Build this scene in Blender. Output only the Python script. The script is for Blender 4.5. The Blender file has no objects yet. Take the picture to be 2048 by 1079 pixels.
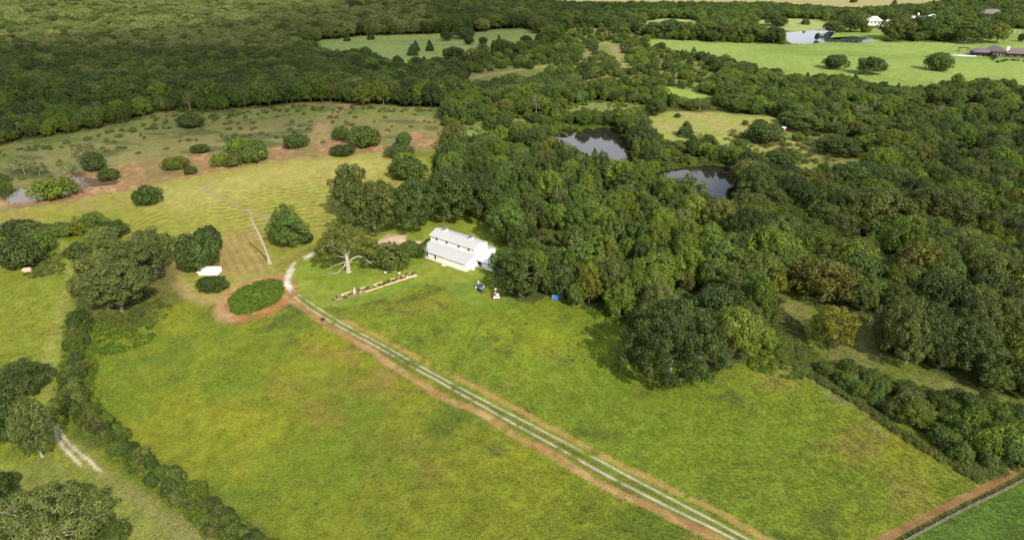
import bpy, math, random
import numpy as np
from mathutils import Vector, Matrix

random.seed(7)
rng = np.random.default_rng(7)
S = bpy.context.scene
COL = S.collection

# ------------------------------------------------------------------ camera, light, exposure
F, HORIZON, ALT = 1365.0, -130.0, 95.0          # 24 mm lens, drone at 95 m
PITCH = math.atan((539.5 - HORIZON) / F)
cam_data = bpy.data.cameras.new("camera")
cam_data.sensor_width = 36.0
cam_data.lens = F / 2048 * 36.0
cam_data.clip_start = 1.0
cam_data.clip_end = 20000.0
cam = bpy.data.objects.new("camera", cam_data)
cam.location = (0, 0, ALT)
cam.rotation_euler = (math.pi / 2 - PITCH, 0, 0)
COL.objects.link(cam)
S.camera = cam

SUN_EL = math.radians(39)
SH = np.array([-0.47, 0.883])                    # ground direction in which shadows fall
sun_vec = Vector((-SH[0] * math.cos(SUN_EL), -SH[1] * math.cos(SUN_EL), math.sin(SUN_EL)))
world = bpy.data.worlds.new("World")
S.world = world
world.use_nodes = True
wn = world.node_tree
sky = wn.nodes.new("ShaderNodeTexSky")
sky.sky_type = 'NISHITA'
sky.sun_disc = False
sky.sun_elevation = SUN_EL
sky.sun_rotation = math.atan2(sun_vec.x, sun_vec.y)
sky.air_density = 1.0
sky.dust_density = 2.5
wn.nodes["Background"].inputs[1].default_value = 0.10
wtc = wn.nodes.new("ShaderNodeTexCoord")
wno = wn.nodes.new("ShaderNodeTexNoise"); wno.inputs["Scale"].default_value = 2.6; wno.inputs["Detail"].default_value = 7
wma = wn.nodes.new("ShaderNodeMapping"); wma.inputs["Scale"].default_value = (1, 1, 2.4)
wn.links.new(wtc.outputs["Generated"], wma.inputs[0]); wn.links.new(wma.outputs[0], wno.inputs["Vector"])
wmr = wn.nodes.new("ShaderNodeMapRange"); wmr.inputs[1].default_value = .44; wmr.inputs[2].default_value = .60; wmr.inputs[4].default_value = .9
wmr.interpolation_type = 'SMOOTHSTEP'
wn.links.new(wno.outputs["Fac"], wmr.inputs[0])
wmx = wn.nodes.new("ShaderNodeMix"); wmx.data_type = 'RGBA'; wmx.inputs[7].default_value = (9.0, 9.2, 9.8, 1)
wn.links.new(wmr.outputs[0], wmx.inputs[0]); wn.links.new(sky.outputs[0], wmx.inputs[6])
wn.links.new(wmx.outputs[2], wn.nodes["Background"].inputs[0])
sun_data = bpy.data.lights.new("sun", 'SUN')
sun_data.energy = 4.4
sun_data.angle = math.radians(0.5)
sun_data.color = (1.0, 0.90, 0.74)
sun = bpy.data.objects.new("sun", sun_data)
sun.rotation_euler = sun_vec.to_track_quat('Z', 'Y').to_euler()
sun.location = (300, -300, 600)
COL.objects.link(sun)
S.view_settings.view_transform = 'Standard'
S.view_settings.look = 'None'
S.view_settings.gamma = 1.0
S.view_settings.use_curve_mapping = False
S.view_settings.exposure = 0.72
S.cycles.max_bounces = 5
S.cycles.diffuse_bounces = 2
S.cycles.glossy_bounces = 2
S.cycles.transmission_bounces = 2
S.cycles.volume_bounces = 0
S.cycles.caustics_reflective = False
S.cycles.caustics_refractive = False

# ------------------------------------------------------------------ photo <-> ground
cp, sp = math.cos(PITCH), math.sin(PITCH)

def unp(px, py, z=0.0):
    x = (px - 1024) / F
    y = (py - 539.5) / F
    t = (ALT - z) / (sp + y * cp)
    return Vector((x * t, (cp - y * sp) * t, z))

def unpn(P):
    P = np.asarray(P, float)
    x = (P[:, 0] - 1024) / F
    y = (P[:, 1] - 539.5) / F
    t = ALT / (sp + y * cp)
    return np.stack([x * t, (cp - y * sp) * t], 1)

def proj(X, Y, Z=0.0):
    dep = Y * cp + (ALT - Z) * sp
    up = Y * sp - (ALT - Z) * cp
    return 1024 + F * X / dep, 539.5 - F * up / dep, F / dep

def pxm(py):
    y = (py - 539.5) / F
    return F / (ALT / (sp + y * cp))

# ------------------------------------------------------------------ numpy noise, masks
def hash2(ix, iy, seed):
    h = (ix * 374761393 + iy * 668265263 + seed * 1442695041) & 0xFFFFFFFF
    h = ((h ^ (h >> 13)) * 1274126177) & 0xFFFFFFFF
    return ((h ^ (h >> 16)) & 0xFFFF) / 65535.0

def vnoise(x, y, seed=0):
    ix = np.floor(x).astype(np.int64); iy = np.floor(y).astype(np.int64)
    fx = x - ix; fy = y - iy
    fx = fx * fx * (3 - 2 * fx); fy = fy * fy * (3 - 2 * fy)
    a = hash2(ix, iy, seed); b = hash2(ix + 1, iy, seed)
    c = hash2(ix, iy + 1, seed); d = hash2(ix + 1, iy + 1, seed)
    return (a + (b - a) * fx) * (1 - fy) + (c + (d - c) * fx) * fy

def fbm(x, y, scale, seed=0, octs=4):
    v = 0; a = 0.5; n = 0
    for o in range(octs):
        ca, sa = math.cos(0.6 * o + seed), math.sin(0.6 * o + seed)
        xx = (x * ca - y * sa) / scale; yy = (x * sa + y * ca) / scale
        v = v + a * vnoise(xx + 17.3 * o, yy - 9.1 * o, seed * 7 + o)
        n += a; a *= 0.5; scale *= 0.5
    return v / n

def smooth(a, b, x):
    t = np.clip((x - a) / (b - a), 0, 1)
    return t * t * (3 - 2 * t)

def seg_dist(X, Y, P, closed=False):
    d = np.full(X.shape, 1e9)
    n = len(P)
    for i in range(n if closed else n - 1):
        a = P[i]; b = P[(i + 1) % n]
        ab = b - a
        L = max(ab @ ab, 1e-9)
        t = np.clip(((X - a[0]) * ab[0] + (Y - a[1]) * ab[1]) / L, 0, 1)
        d = np.minimum(d, np.hypot(X - a[0] - t * ab[0], Y - a[1] - t * ab[1]))
    return d

def inside(X, Y, P):
    r = np.zeros(X.shape, bool)
    n = len(P)
    for i in range(n):
        x0, y0 = P[i]; x1, y1 = P[(i + 1) % n]
        if y0 == y1:
            continue
        c = ((y0 > Y) != (y1 > Y)) & (X < (x1 - x0) * (Y - y0) / (y1 - y0) + x0)
        r ^= c
    return r

def zone(X, Y, poly, soft):
    """1 inside the polygon (photo pixels laid on the ground), falling to 0 over soft metres."""
    W = unpn(poly)
    m = np.zeros(X.shape)
    pad = soft * 1.5
    s = (X > W[:, 0].min() - pad) & (X < W[:, 0].max() + pad) & (Y > W[:, 1].min() - pad) & (Y < W[:, 1].max() + pad)
    if not s.any():
        return m
    x, y = X[s], Y[s]
    d = seg_dist(x, y, W, True)
    d = np.where(inside(x, y, W), d, -d)
    m[s] = smooth(-soft * 0.5, soft * 0.5, d)
    return m

def band(X, Y, line, width, soft):
    W = unpn(line)
    m = np.zeros(X.shape)
    pad = width + soft
    s = (X > W[:, 0].min() - pad) & (X < W[:, 0].max() + pad) & (Y > W[:, 1].min() - pad) & (Y < W[:, 1].max() + pad)
    if s.any():
        m[s] = 1 - smooth(width / 2 - soft / 2, width / 2 + soft / 2, seg_dist(X[s], Y[s], W))
    return m

def inpoly_px(px, py, polys):
    r = np.zeros(np.shape(px), bool)
    for P in polys:
        r |= inside(px, py, np.asarray(P, float))
    return r

# ------------------------------------------------------------------ the land, traced in photo pixels
FOREST = [
    [(-900, 330), (0, 291), (100, 273), (200, 256), (285, 239), (300, 223), (420, 223), (560, 209), (650, 203),
     (720, 209), (880, 215), (889, 262), (905, 292), (866, 312), (858, 345), (880, 372), (960, 385), (1000, 400),
     (1000, 430), (985, 450), (1010, 480), (1030, 545), (1010, 590), (1030, 604), (1070, 605), (1105, 590),
     (1150, 612), (1200, 624), (1280, 645), (1292, 700), (1440, 735), (1520, 716), (1542, 650), (1538, 585),
     (1556, 566), (1600, 588), (1650, 622), (1700, 625), (1765, 640), (1748, 700), (1830, 732), (1900, 757),
     (1980, 785), (2060, 800), (2900, 900), (2900, -70), (-900, -70)],
]
CLEAR = [
    [(610, 96), (640, 80), (700, 74), (780, 70), (860, 68), (950, 66), (1000, 57), (1060, 57), (1092, 74), (1080, 86),
     (1030, 96), (960, 112), (930, 124), (880, 132), (840, 136), (790, 133), (755, 122), (700, 110), (640, 108)],
    [(1290, 77), (1420, 84), (1580, 89), (1700, 85), (1920, 84), (2030, 76), (2900, 82), (2900, 190), (2060, 178), (1960, 166), (1900, 168),
     (1850, 183), (1790, 180), (1725, 172), (1700, 160), (1640, 158), (1560, 152), (1500, 138), (1370, 106), (1300, 92)],
    [(1570, 64), (1660, 55), (1700, 52), (1760, 60), (1780, 72), (1750, 88), (1600, 90), (1565, 80)],
    [(1510, 44), (1560, 36), (1650, 40), (1690, 50), (1640, 62), (1570, 62), (1520, 56)],
    [(1330, -8), (1600, -8), (1900, -2), (1840, 9), (1700, 16), (1590, 10), (1570, 6), (1100, 4), (1090, -8)],
    [(1285, 44), (1330, 37), (1395, 40), (1400, 50), (1370, 56), (1290, 52)],
    [(1295, 235), (1340, 222), (1400, 224), (1450, 222), (1520, 232), (1560, 236), (1562, 262), (1600, 285), (1640, 300),
     (1620, 345), (1560, 352), (1530, 325), (1500, 306), (1450, 300), (1410, 290), (1360, 288), (1310, 272)],
    [(1640, 300), (1690, 306), (1725, 320), (1700, 330), (1650, 322)],
    [(880, 252), (960, 254), (985, 268), (940, 276), (895, 272)],
    [(1120, 208), (1200, 203), (1300, 210), (1290, 222), (1130, 224)],
    [(984, 376), (1008, 378), (1004, 396), (980, 402)],
    [(1890, 58), (2900, 58), (2900, 82), (2030, 79), (1925, 80)],
    [(1330, 172), (1400, 185), (1440, 196), (1390, 200), (1330, 186)],
]
BRUSH = [  # thinly wooded ground
    [(905, 150), (920, 130), (1000, 112), (1090, 92), (1150, 52), (1290, 70), (1340, 105), (1420, 128), (1440, 170), (1340, 196), (1200, 192), (1000, 172), (900, 168)],
    [(900, 250), (1100, 225), (1120, 260), (1050, 275), (900, 280)],
    [(1540, 245), (1760, 290), (1780, 350), (1640, 380), (1540, 360)],
]
THICKET = [[(1638, 742), (1700, 740), (1760, 758), (1850, 785), (1960, 806), (2060, 838), (2600, 950), (2600, 1010), (2100, 925),
            (2048, 928), (2000, 935), (1940, 925), (1900, 915), (1850, 872), (1800, 846), (1740, 806), (1685, 778)]]
HEDGE = [[(145, 640), (178, 640), (172, 700), (165, 750), (180, 800), (215, 850), (270, 900), (330, 940), (385, 985), (440, 1020),
          (500, 1060), (560, 1110), (600, 1160), (540, 1160), (475, 1105), (415, 1060), (352, 1010), (288, 955), (228, 900), (172, 860), (134, 815),
          (132, 760), (142, 700)]]
POND_A = [(1108, 262), (1125, 259), (1150, 257), (1190, 256), (1228, 257), (1240, 268), (1256, 285), (1262, 312), (1245, 330), (1200, 328), (1160, 318), (1130, 300), (1112, 282)]
POND_B = [(1300, 352), (1330, 342), (1365, 336), (1420, 331), (1462, 338), (1478, 355), (1474, 385), (1470, 410), (1452, 432), (1425, 430), (1385, 420), (1340, 410), (1305, 380)]
POND_C = [(14, 404), (22, 390), (42, 378), (62, 371), (96, 362), (112, 357), (165, 355), (198, 358), (215, 360), (236, 361), (232, 368), (200, 371), (170, 378), (140, 387), (90, 398), (50, 405), (24, 408)]
POND_D = [(1568, 68), (1590, 64), (1640, 61), (1672, 63), (1660, 72), (1672, 79), (1700, 73), (1722, 74), (1740, 78), (1750, 83), (1720, 86), (1690, 85), (1655, 85), (1610, 88), (1582, 86), (1572, 78)]
PONDS = [POND_A, POND_B, POND_C, POND_D]
TRACK_UP = [(700, 470), (668, 488), (638, 501), (612, 512), (593, 523), (580, 540), (574, 562), (581, 576), (595, 588), (614.7, 602),
            (640, 618), (680, 643), (740, 676), (800, 709), (892.6, 761), (1023, 829), (1194, 917), (1380, 1017), (1495.5, 1077.6), (1720, 1196)]
TRACK_LO = [(640, 505), (614, 518), (594, 530), (578, 548), (571, 566), (576, 580), (595, 600), (617, 617), (640, 630), (680, 653.5),
            (740, 686), (783, 709), (886, 767), (1023, 844.5), (1194, 938), (1348, 1019), (1468, 1077.6), (1690, 1196)]
VERGE_LO = [(560, 588), (590, 606), (620, 628), (660, 653), (714, 684), (748, 706), (800, 739), (860, 779), (960, 828), (1040, 877), (1130, 922),
            (1200, 961), (1300, 1012), (1400, 1064), (1600, 1168)]
VERGE_UP = [(690, 640), (760, 676), (840, 718), (960, 780), (1090, 850), (1110, 858), (1200, 908), (1300, 958), (1400, 1008), (1540, 1083), (1740, 1190)]
LOOP = [(572, 560), (562, 556), (540, 556), (510, 562), (475, 576), (452, 594), (445, 614), (452, 630), (470, 637), (495, 636), (530, 625), (560, 608), (578, 594), (580, 575)]
OVAL = [(458, 600), (470, 586), (490, 574), (515, 565), (540, 559), (560, 562), (567, 575), (564, 590), (550, 606), (525, 617), (497, 628), (477, 630), (462, 620)]
MOW = [(-300, 470), (0, 424), (100, 407), (230, 387), (330, 364), (440, 342), (540, 324), (660, 309), (780, 302), (850, 318), (880, 372),
       (860, 400), (780, 400), (670, 440), (640, 480), (600, 505), (560, 520), (540, 560), (450, 590), (380, 590), (340, 545), (250, 500), (140, 460), (0, 465), (-300, 520)]
DIRT_BAND = [(-300, 450), (0, 398), (60, 372), (120, 350), (230, 332), (320, 318), (440, 304), (560, 293), (640, 282), (700, 276), (760, 267),
             (885, 262), (882, 285), (862, 300), (800, 306), (740, 303), (660, 310), (560, 322), (440, 342), (330, 362), (230, 385), (120, 404), (0, 421), (-300, 480)]
STRIPE_LINE = [(222, 560), (226, 500), (240, 458), (275, 434), (322, 418), (360, 424), (392, 445), (420, 462), (470, 455), (560, 441), (700, 421), (900, 395)]
TRAIL_MOW = [(400, 368), (425, 388), (460, 406), (500, 424), (545, 442), (600, 470)]
TRAIL_F2 = [(700, 206), (668, 226), (650, 240), (640, 262), (638, 285)]

def mix(c, new, m):
    return c + (np.asarray(new, float) - c) * m[..., None]

def ground_colour(X, Y):
    """Albedo of the land (what grows or lies there) at world points; alpha = how tufted it is."""
    wx = (fbm(X, Y, 9, 3) - 0.5); wy = (fbm(X, Y, 9, 4) - 0.5)
    far = np.clip(Y / 300, 1, 3)
    Xw = X + wx * 7 * far; Yw = Y + wy * 7 * far
    Xt = X + wx * 1.6; Yt = Y + wy * 1.6
    n1 = fbm(X, Y, 60, 11, 5); n2 = fbm(X, Y, 22, 12, 4); n3 = fbm(X, Y, 7, 13, 3); n4 = fbm(X, Y, 2.4, 14, 2); n5 = fbm(X, Y, 38, 15, 4)
    c = np.empty(X.shape + (3,)); c[:] = (0.108, 0.141, 0.014)
    c = mix(c, (0.150, 0.162, 0.015), smooth(0.40, 0.66, n2 * 0.5 + n1 * 0.5))
    c = mix(c, (0.082, 0.122, 0.014), smooth(0.47, 0.66, n5 * 0.6 + n3 * 0.4))
    tuft = np.ones(X.shape)
    Z = lambda p, s, warp=True: zone(Xw if warp else Xt, Yw if warp else Yt, p, s)
    # lower left paddock: bright yellow heart, greener towards the bottom
    c = mix(c, (0.174, 0.182, 0.015), 0.8 * Z([(190, 700), (330, 640), (480, 660), (640, 740), (640, 860), (560, 960), (400, 900), (230, 800)], 30) * smooth(.3, .6, n2))
    c = mix(c, (0.090, 0.125, 0.014), 0.55 * Z([(560, 640), (900, 800), (1150, 950), (1300, 1090), (700, 1090), (640, 900), (540, 740)], 30) * smooth(.35, .6, n5))
    # right paddock
    c = mix(c, (0.100, 0.148, 0.014), 0.7 * Z([(660, 600), (900, 590), (1000, 610), (1290, 660), (1300, 790), (1500, 740), (1700, 900), (1900, 1000), (1500, 1090), (1100, 850), (820, 710)], 16))
    c = mix(c, (0.150, 0.185, 0.014), 0.8 * Z([(960, 640), (1250, 660), (1260, 780), (1150, 800), (1000, 720)], 16) * smooth(.4, .62, n2))
    c = mix(c, (0.165, 0.140, 0.035), 0.65 * Z([(1450, 740), (1560, 690), (1720, 800), (1900, 940), (1960, 960), (1840, 1040), (1700, 960), (1500, 800)], 14) * smooth(.44, .58, n3 * .5 + n2 * .5))
    c = mix(c, (0.150, 0.190, 0.070), 0.6 * Z([(1520, 690), (1590, 680), (1700, 790), (1780, 870), (1700, 830), (1560, 740)], 8) * smooth(.4, .55, n3))
    # brown weedy patches
    for P, k in (([(620, 690), (760, 700), (860, 790), (800, 800), (680, 750)], .8), ([(540, 760), (640, 780), (700, 840), (600, 860)], .5),
                 ([(760, 880), (860, 900), (900, 950), (780, 950)], .5), ([(700, 612), (800, 590), (900, 590), (960, 640), (800, 660)], .35),
                 ([(1080, 690), (1190, 680), (1180, 705), (1100, 712)], .5)):
        c = mix(c, (0.165, 0.120, 0.030), k * Z(P, 14) * smooth(.42, .62, n3))
    c = mix(c, (0.060, 0.075, 0.016), 0.6 * smooth(0.62, 0.74, n3) * smooth(.45, .6, n1))
    c = mix(c, (0.150, 0.115, 0.035), 0.35 * smooth(0.60, 0.72, n4 * .5 + n5 * .5))
    # left margin pasture
    c = mix(c, (0.150, 0.175, 0.022), 0.7 * Z([(-300, 560), (60, 500), (150, 500), (150, 700), (120, 850), (400, 1090), (-300, 1300)], 6))
    c = mix(c, (0.185, 0.195, 0.045), 0.7 * band(Xt, Yt, [(70, 500), (120, 488), (148, 505), (146, 540), (130, 600), (112, 680), (100, 760), (88, 830)], 4.5, 3))
    c = mix(c, (0.120, 0.130, 0.045), 0.6 * Z([(70, 505), (125, 510), (120, 545), (60, 570)], 5) * smooth(.4, .6, n4))
    c = mix(c, (0.150, 0.170, 0.050), 0.6 * Z([(0, 930), (120, 900), (200, 960), (420, 1090), (200, 1090), (0, 1000)], 6))
    c = mix(c, (0.185, 0.165, 0.080), 0.45 * band(Xt, Yt, [(150, 890), (210, 950), (300, 1010), (400, 1090)], 3, 3))
    # grazed ground beyond
    F2 = [(-400, 500), (0, 425), (0, 292), (200, 257), (290, 238), (300, 222), (560, 208), (700, 202), (885, 214), (895, 262), (860, 305), (540, 325), (200, 390)]
    m = Z(F2, 8)
    c = mix(c, (0.125, 0.125, 0.042), m)
    c = mix(c, (0.165, 0.150, 0.060), m * 0.7 * smooth(.45, .62, n5))
    c = mix(c, (0.050, 0.065, 0.022), m * 0.75 * smooth(.54, .64, fbm(X / 2.2, Y, 9, 21, 3)))
    c = mix(c, (0.100, 0.140, 0.030), m * 0.5 * Z([(0, 300), (300, 240), (560, 215), (880, 218), (880, 235), (560, 232), (300, 262), (0, 320)], 12))
    tuft = np.where(m > .5, .6, tuft)
    # mown field
    m = Z(MOW, 3, False)
    c = mix(c, (0.180, 0.186, 0.036), m)
    c = mix(c, (0.150, 0.160, 0.024), m * 0.75 * Z([(-50, 470), (60, 430), (330, 400), (430, 470), (620, 440), (620, 520), (300, 560), (100, 470)], 26))
    c = mix(c, (0.265, 0.235, 0.075), m * 0.6 * Z([(320, 380), (540, 330), (780, 305), (780, 345), (600, 380), (420, 420), (300, 425)], 22))
    c = mix(c, (0.190, 0.140, 0.050), m * .5 * smooth(.5, .62, n5))
    tuft = np.where(m > .5, .5, tuft)
    sx, sy, _ = proj(Xt, Yt)
    g_ = np.interp(sx, [226, 236, 250, 275, 300, 330, 355, 375, 392, 408, 425, 445, 480, 560, 620, 700, 900], [85, 50, 30, 8, -6, -16, -14, -2, 15, 26, 30, 30, 24, 10, 2, -9, -34])
    yy_ = (np.clip(sy - g_, 200, 900) - 539.5) / F
    ph = np.sin((cp - yy_ * sp) * ALT / (sp + yy_ * cp) * 2 * math.pi / 4.2)
    zs = Z([(224, 520), (224, 455), (300, 410), (360, 405), (420, 385), (540, 372), (690, 345), (700, 440), (560, 480), (420, 505), (380, 500), (330, 470), (280, 470)], 8, False)
    stripe = m * zs * smooth(.30, .62, n3 * .5 + n2 * .5)
    c = mix(c, (0.255, 0.240, 0.050), stripe * 0.95 * smooth(0.0, 0.9, ph))
    c = mix(c, (0.095, 0.098, 0.016), stripe * 0.75 * smooth(0.0, 0.8, -ph))
    a, b = unpn([(470, 470), (520, 560)])
    u = (b - a) / np.linalg.norm(b - a)
    ph2 = np.sin(((X - a[0]) * -u[1] + (Y - a[1]) * u[0]) * 2 * math.pi / 2.6 + wx * 3)
    zd = Z([(430, 475), (510, 460), (535, 500), (540, 545), (450, 552), (432, 530)], 5, False)
    c = mix(c, (0.230, 0.165, 0.065), .8 * zd)
    c = mix(c, (0.120, 0.115, 0.030), .55 * zd * smooth(0, 1, ph2))
    c = mix(c, (0.215, 0.175, 0.075), .8 * band(Xt, Yt, TRAIL_MOW, 3.0, 2))
    c = mix(c, (0.230, 0.175, 0.075), .8 * band(Xt, Yt, [(335, 545), (350, 568), (380, 590), (410, 600), (450, 598), (500, 570)], 5, 4))
    c = mix(c, (0.215, 0.165, 0.070), .5 * Z([(430, 560), (540, 550), (570, 560), (500, 575), (440, 600)], 5))
    # bare red earth
    m = Z(DIRT_BAND, 7)
    c = mix(c, (0.215, 0.125, 0.062), m * smooth(.32, .55, n3 * .4 + n2 * .6))
    c = mix(c, (0.290, 0.205, 0.115), m * 0.75 * smooth(.55, .70, n4 * .5 + n3 * .5))
    c = mix(c, (0.120, 0.115, 0.040), m * 0.7 * smooth(.60, .70, n2))
    c = mix(c, (0.235, 0.160, 0.085), .8 * band(Xt, Yt, TRAIL_F2, 9, 5) * smooth(.35, .5, n3))
    tuft = np.where(m > .5, .4, tuft)
    # lawn round the house
    LAWN = [(574, 566), (590, 535), (640, 506), (700, 478), (790, 430), (860, 425), (1010, 440), (1020, 520), (1010, 560), (1010, 600), (960, 618), (925, 600), (890, 572), (850, 566),
            (780, 590), (700, 612), (640, 615), (600, 592)]
    m = Z(LAWN, 1.6, False)
    c = mix(c, (0.125, 0.170, 0.020), m)
    c = mix(c, (0.165, 0.185, 0.030), m * .5 * smooth(.45, .6, n3))
    c = mix(c, (0.085, 0.130, 0.018), m * .6 * Z([(640, 610), (850, 560), (1000, 560), (1000, 605), (960, 612), (900, 580), (700, 618)], 3))
    tuft = np.where(m > .5, .25, tuft)
    c = mix(c, (0.105, 0.150, 0.016), .85 * Z([(955, 565), (1000, 560), (1050, 606), (1080, 618), (1000, 622), (955, 626), (948, 600)], 2, False))
    c = mix(c, (0.165, 0.160, 0.040), .5 * Z([(540, 520), (600, 500), (640, 490), (620, 500), (580, 545), (545, 556)], 3))
    for w in ([(948, 640), (930, 680), (915, 712), (908, 740)], [(962, 640), (944, 680), (926, 716), (920, 742)]):
        c = mix(c, (0.070, 0.098, 0.012), .65 * band(X, Y, w, .45, .5))
    # grassy ride between the woods, right
    m = Z([(1535, 560), (1600, 590), (1660, 630), (1760, 640), (1760, 700), (2048, 790), (2300, 850), (2300, 900), (2048, 840), (1760, 760), (1640, 745), (1560, 700), (1535, 640)], 5)
    c = mix(c, (0.112, 0.140, 0.026), .85 * m)
    c = mix(c, (0.150, 0.145, 0.050), .6 * m * smooth(.45, .6, n3))
    # forest floor
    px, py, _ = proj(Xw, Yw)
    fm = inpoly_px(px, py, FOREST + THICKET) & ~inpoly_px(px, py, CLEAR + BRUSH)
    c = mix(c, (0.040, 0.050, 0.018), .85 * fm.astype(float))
    bm = inpoly_px(px, py, BRUSH).astype(float)
    c = mix(c, (0.115, 0.135, 0.035), .9 * bm)
    c = mix(c, (0.170, 0.130, 0.070), .7 * bm * smooth(.5, .62, n2))
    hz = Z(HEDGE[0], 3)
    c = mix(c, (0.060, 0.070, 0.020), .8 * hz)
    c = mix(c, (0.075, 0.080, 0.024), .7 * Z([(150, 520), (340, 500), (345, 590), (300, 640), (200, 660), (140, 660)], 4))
    # clearings and far fields
    far_cols = [(0.175, 0.225, 0.062), (0.160, 0.220, 0.050), (0.145, 0.205, 0.040), (0.215, 0.245, 0.085), (0.235, 0.215, 0.095), (0.200, 0.260, 0.090),
                (0.185, 0.205, 0.050), (0.170, 0.180, 0.055), (0.140, 0.165, 0.045), (0.130, 0.145, 0.045), (0.250, 0.210, 0.080), (0.130, 0.180, 0.055), (0.170, 0.250, 0.040)]
    for P, k in zip(CLEAR, far_cols):
        far_m = Z(P, 6)
        c = mix(c, k, far_m)
        tuft = np.where(far_m > .5, .3, tuft)
    m = Z(CLEAR[1], 6)
    c = mix(c, (0.120, 0.180, 0.035), m * .75 * smooth(.5, .64, fbm(X / 3, Y, 34, 31, 4)))
    c = mix(c, (0.185, 0.235, 0.060), m * .5 * smooth(.5, .62, n1))
    m = Z(CLEAR[0], 6)
    c = mix(c, (0.120, 0.165, 0.055), m * .5 * smooth(.52, .62, fbm(X / 3, Y, 20, 32, 4)))
    m = Z(CLEAR[6], 6)
    c = mix(c, (0.235, 0.205, 0.075), m * .6 * smooth(.5, .62, n2))
    c = mix(c, (0.185, 0.180, 0.065), .8 * band(X, Y, [(1190, 92), (1220, 84), (1228, 96), (1240, 120), (1262, 140)], 8, 4))
    c = mix(c, (0.200, 0.190, 0.075), .7 * band(X, Y, [(880, 170), (960, 152), (1040, 140), (1100, 132)], 7, 4))
    c = mix(c, (0.070, 0.140, 0.014), .9 * (Z(POND_A, 4) * 0 + band(X, Y, POND_A[1:6], 9, 3)))
    c = mix(c, (0.200, 0.130, 0.070), .8 * band(X, Y, POND_C + POND_C[:1], 3.5, 3))
    # dirt loop, verges, wheel tracks
    nn = n4 * .6 + n3 * .4
    gb0 = fbm(X, Y, 1.3, 62, 2)
    c = mix(c, (0.255, 0.120, 0.050), .95 * band(Xt, Yt, LOOP + LOOP[:1], 4.2, 2.0) * smooth(.12, .36, nn))
    c = mix(c, (0.285, 0.190, 0.095), .75 * Z([(480, 574), (455, 590), (432, 604), (420, 618), (428, 634), (455, 646), (478, 642), (462, 626), (454, 606), (474, 588)], 3))
    c = mix(c, (0.230, 0.190, 0.070), .6 * Z([(430, 575), (500, 556), (560, 548), (560, 556), (490, 572), (445, 598), (410, 606), (380, 600), (350, 570), (360, 566), (400, 590)], 3))
    c = mix(c, (0.110, 0.100, 0.040), .35 * Z([(420, 600), (600, 540), (600, 640), (430, 650)], 2) * smooth(.52, .6, gb0))
    vw = fbm(X, Y, 4.5, 63, 3)
    c = mix(c, (0.225, 0.130, 0.060), .85 * band(X + wx * 2.4, Y + wy * 2.4, VERGE_LO, 2.1, 1.2) * smooth(.24, .46, nn * .5 + gb0 * .5))
    c = mix(c, (0.275, 0.200, 0.085), .6 * band(Xt, Yt, VERGE_LO, 1.6, 1.3) * smooth(.52, .60, vw))
    c = mix(c, (0.105, 0.110, 0.020), .7 * band(Xt, Yt, TRACK_LO[9:], 3.0, 1.0) * (1 - band(Xt, Yt, VERGE_LO, 2.4, 1)))
    c = mix(c, (0.250, 0.165, 0.060), .85 * band(Xt, Yt, VERGE_UP, 1.5, 1.0) * smooth(.22, .42, nn))
    c = mix(c, (0.080, 0.105, 0.018), .8 * band(X, Y, [((a[0] + b[0]) / 2, (a[1] + b[1]) / 2) for a, b in zip(TRACK_UP[12:], TRACK_LO[11:])], 1.1, .5))
    g = np.maximum(band(X + wx * .5, Y + wy * .5, TRACK_UP[3:], .50, .40), band(X + wx * .5, Y + wy * .5, TRACK_LO[3:], .58, .40))
    gb = fbm(X, Y, 1.1, 61, 2)
    c = mix(c, (0.285, 0.265, 0.215), g * smooth(.25, .55, gb * .35 + n4 * .65))
    g = band(Xt, Yt, [(720, 462), (690, 476), (660, 489), (636, 502), (610, 515), (592, 528), (580, 544), (573, 563), (577, 579)], 2.3, 1.5)
    c = mix(c, (0.400, 0.380, 0.330), .85 * g * smooth(.35, .55, nn))
    g = np.maximum(band(Xt, Yt, [(100, 842), (118, 870), (133, 893), (165, 928)], .7, .5), band(Xt, Yt, [(114, 848), (130, 868), (150, 890), (205, 940)], .55, .5))
    c = mix(c, (0.420, 0.360, 0.290), .9 * g * smooth(.30, .44, nn))
    # bank along the fence, bottom right
    BANK = [(1700, 1110), (1790, 1066), (1900, 1010), (1990, 965), (2048, 936), (2300, 800)]
    c = mix(c, (0.070, 0.120, 0.018), Z([(1790, 1085), (2048, 963), (2400, 800), (2600, 1300), (1700, 1300)], 1.0, False))
    c = mix(c, (0.165, 0.088, 0.045), .95 * band(Xt, Yt, BANK, 1.5, .9) * smooth(.2, .42, nn))
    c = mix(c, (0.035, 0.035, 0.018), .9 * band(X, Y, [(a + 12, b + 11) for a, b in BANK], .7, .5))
    # stony pad by the big oak
    g = np.maximum(Z([(752, 487), (775, 468), (812, 470), (808, 485), (795, 491)], 1, False), Z([(826, 484), (842, 482), (850, 490), (832, 493)], 1, False))
    c = mix(c, (0.420, 0.330, 0.250), g)
    c = mix(c, (0.330, 0.200, 0.130), g * .6 * smooth(.5, .6, n3))
    # weedy oval mound
    m = Z(OVAL, 1.0, False)
    c = mix(c, (0.060, 0.110, 0.012), m)
    # grain
    c *= (0.80 + 0.40 * n4)[..., None]
    return np.concatenate([np.clip(c, 0.003, 0.8), tuft[..., None]], -1)

# ------------------------------------------------------------------ materials
def new_mat(name):
    m = bpy.data.materials.new(name); m.use_nodes = True
    nt = m.node_tree
    return m, nt, nt.nodes["Principled BSDF"]

def N(nt, t, **kw):
    n = nt.nodes.new(t)
    for k, v in kw.items():
        setattr(n, k, v)
    return n

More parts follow.
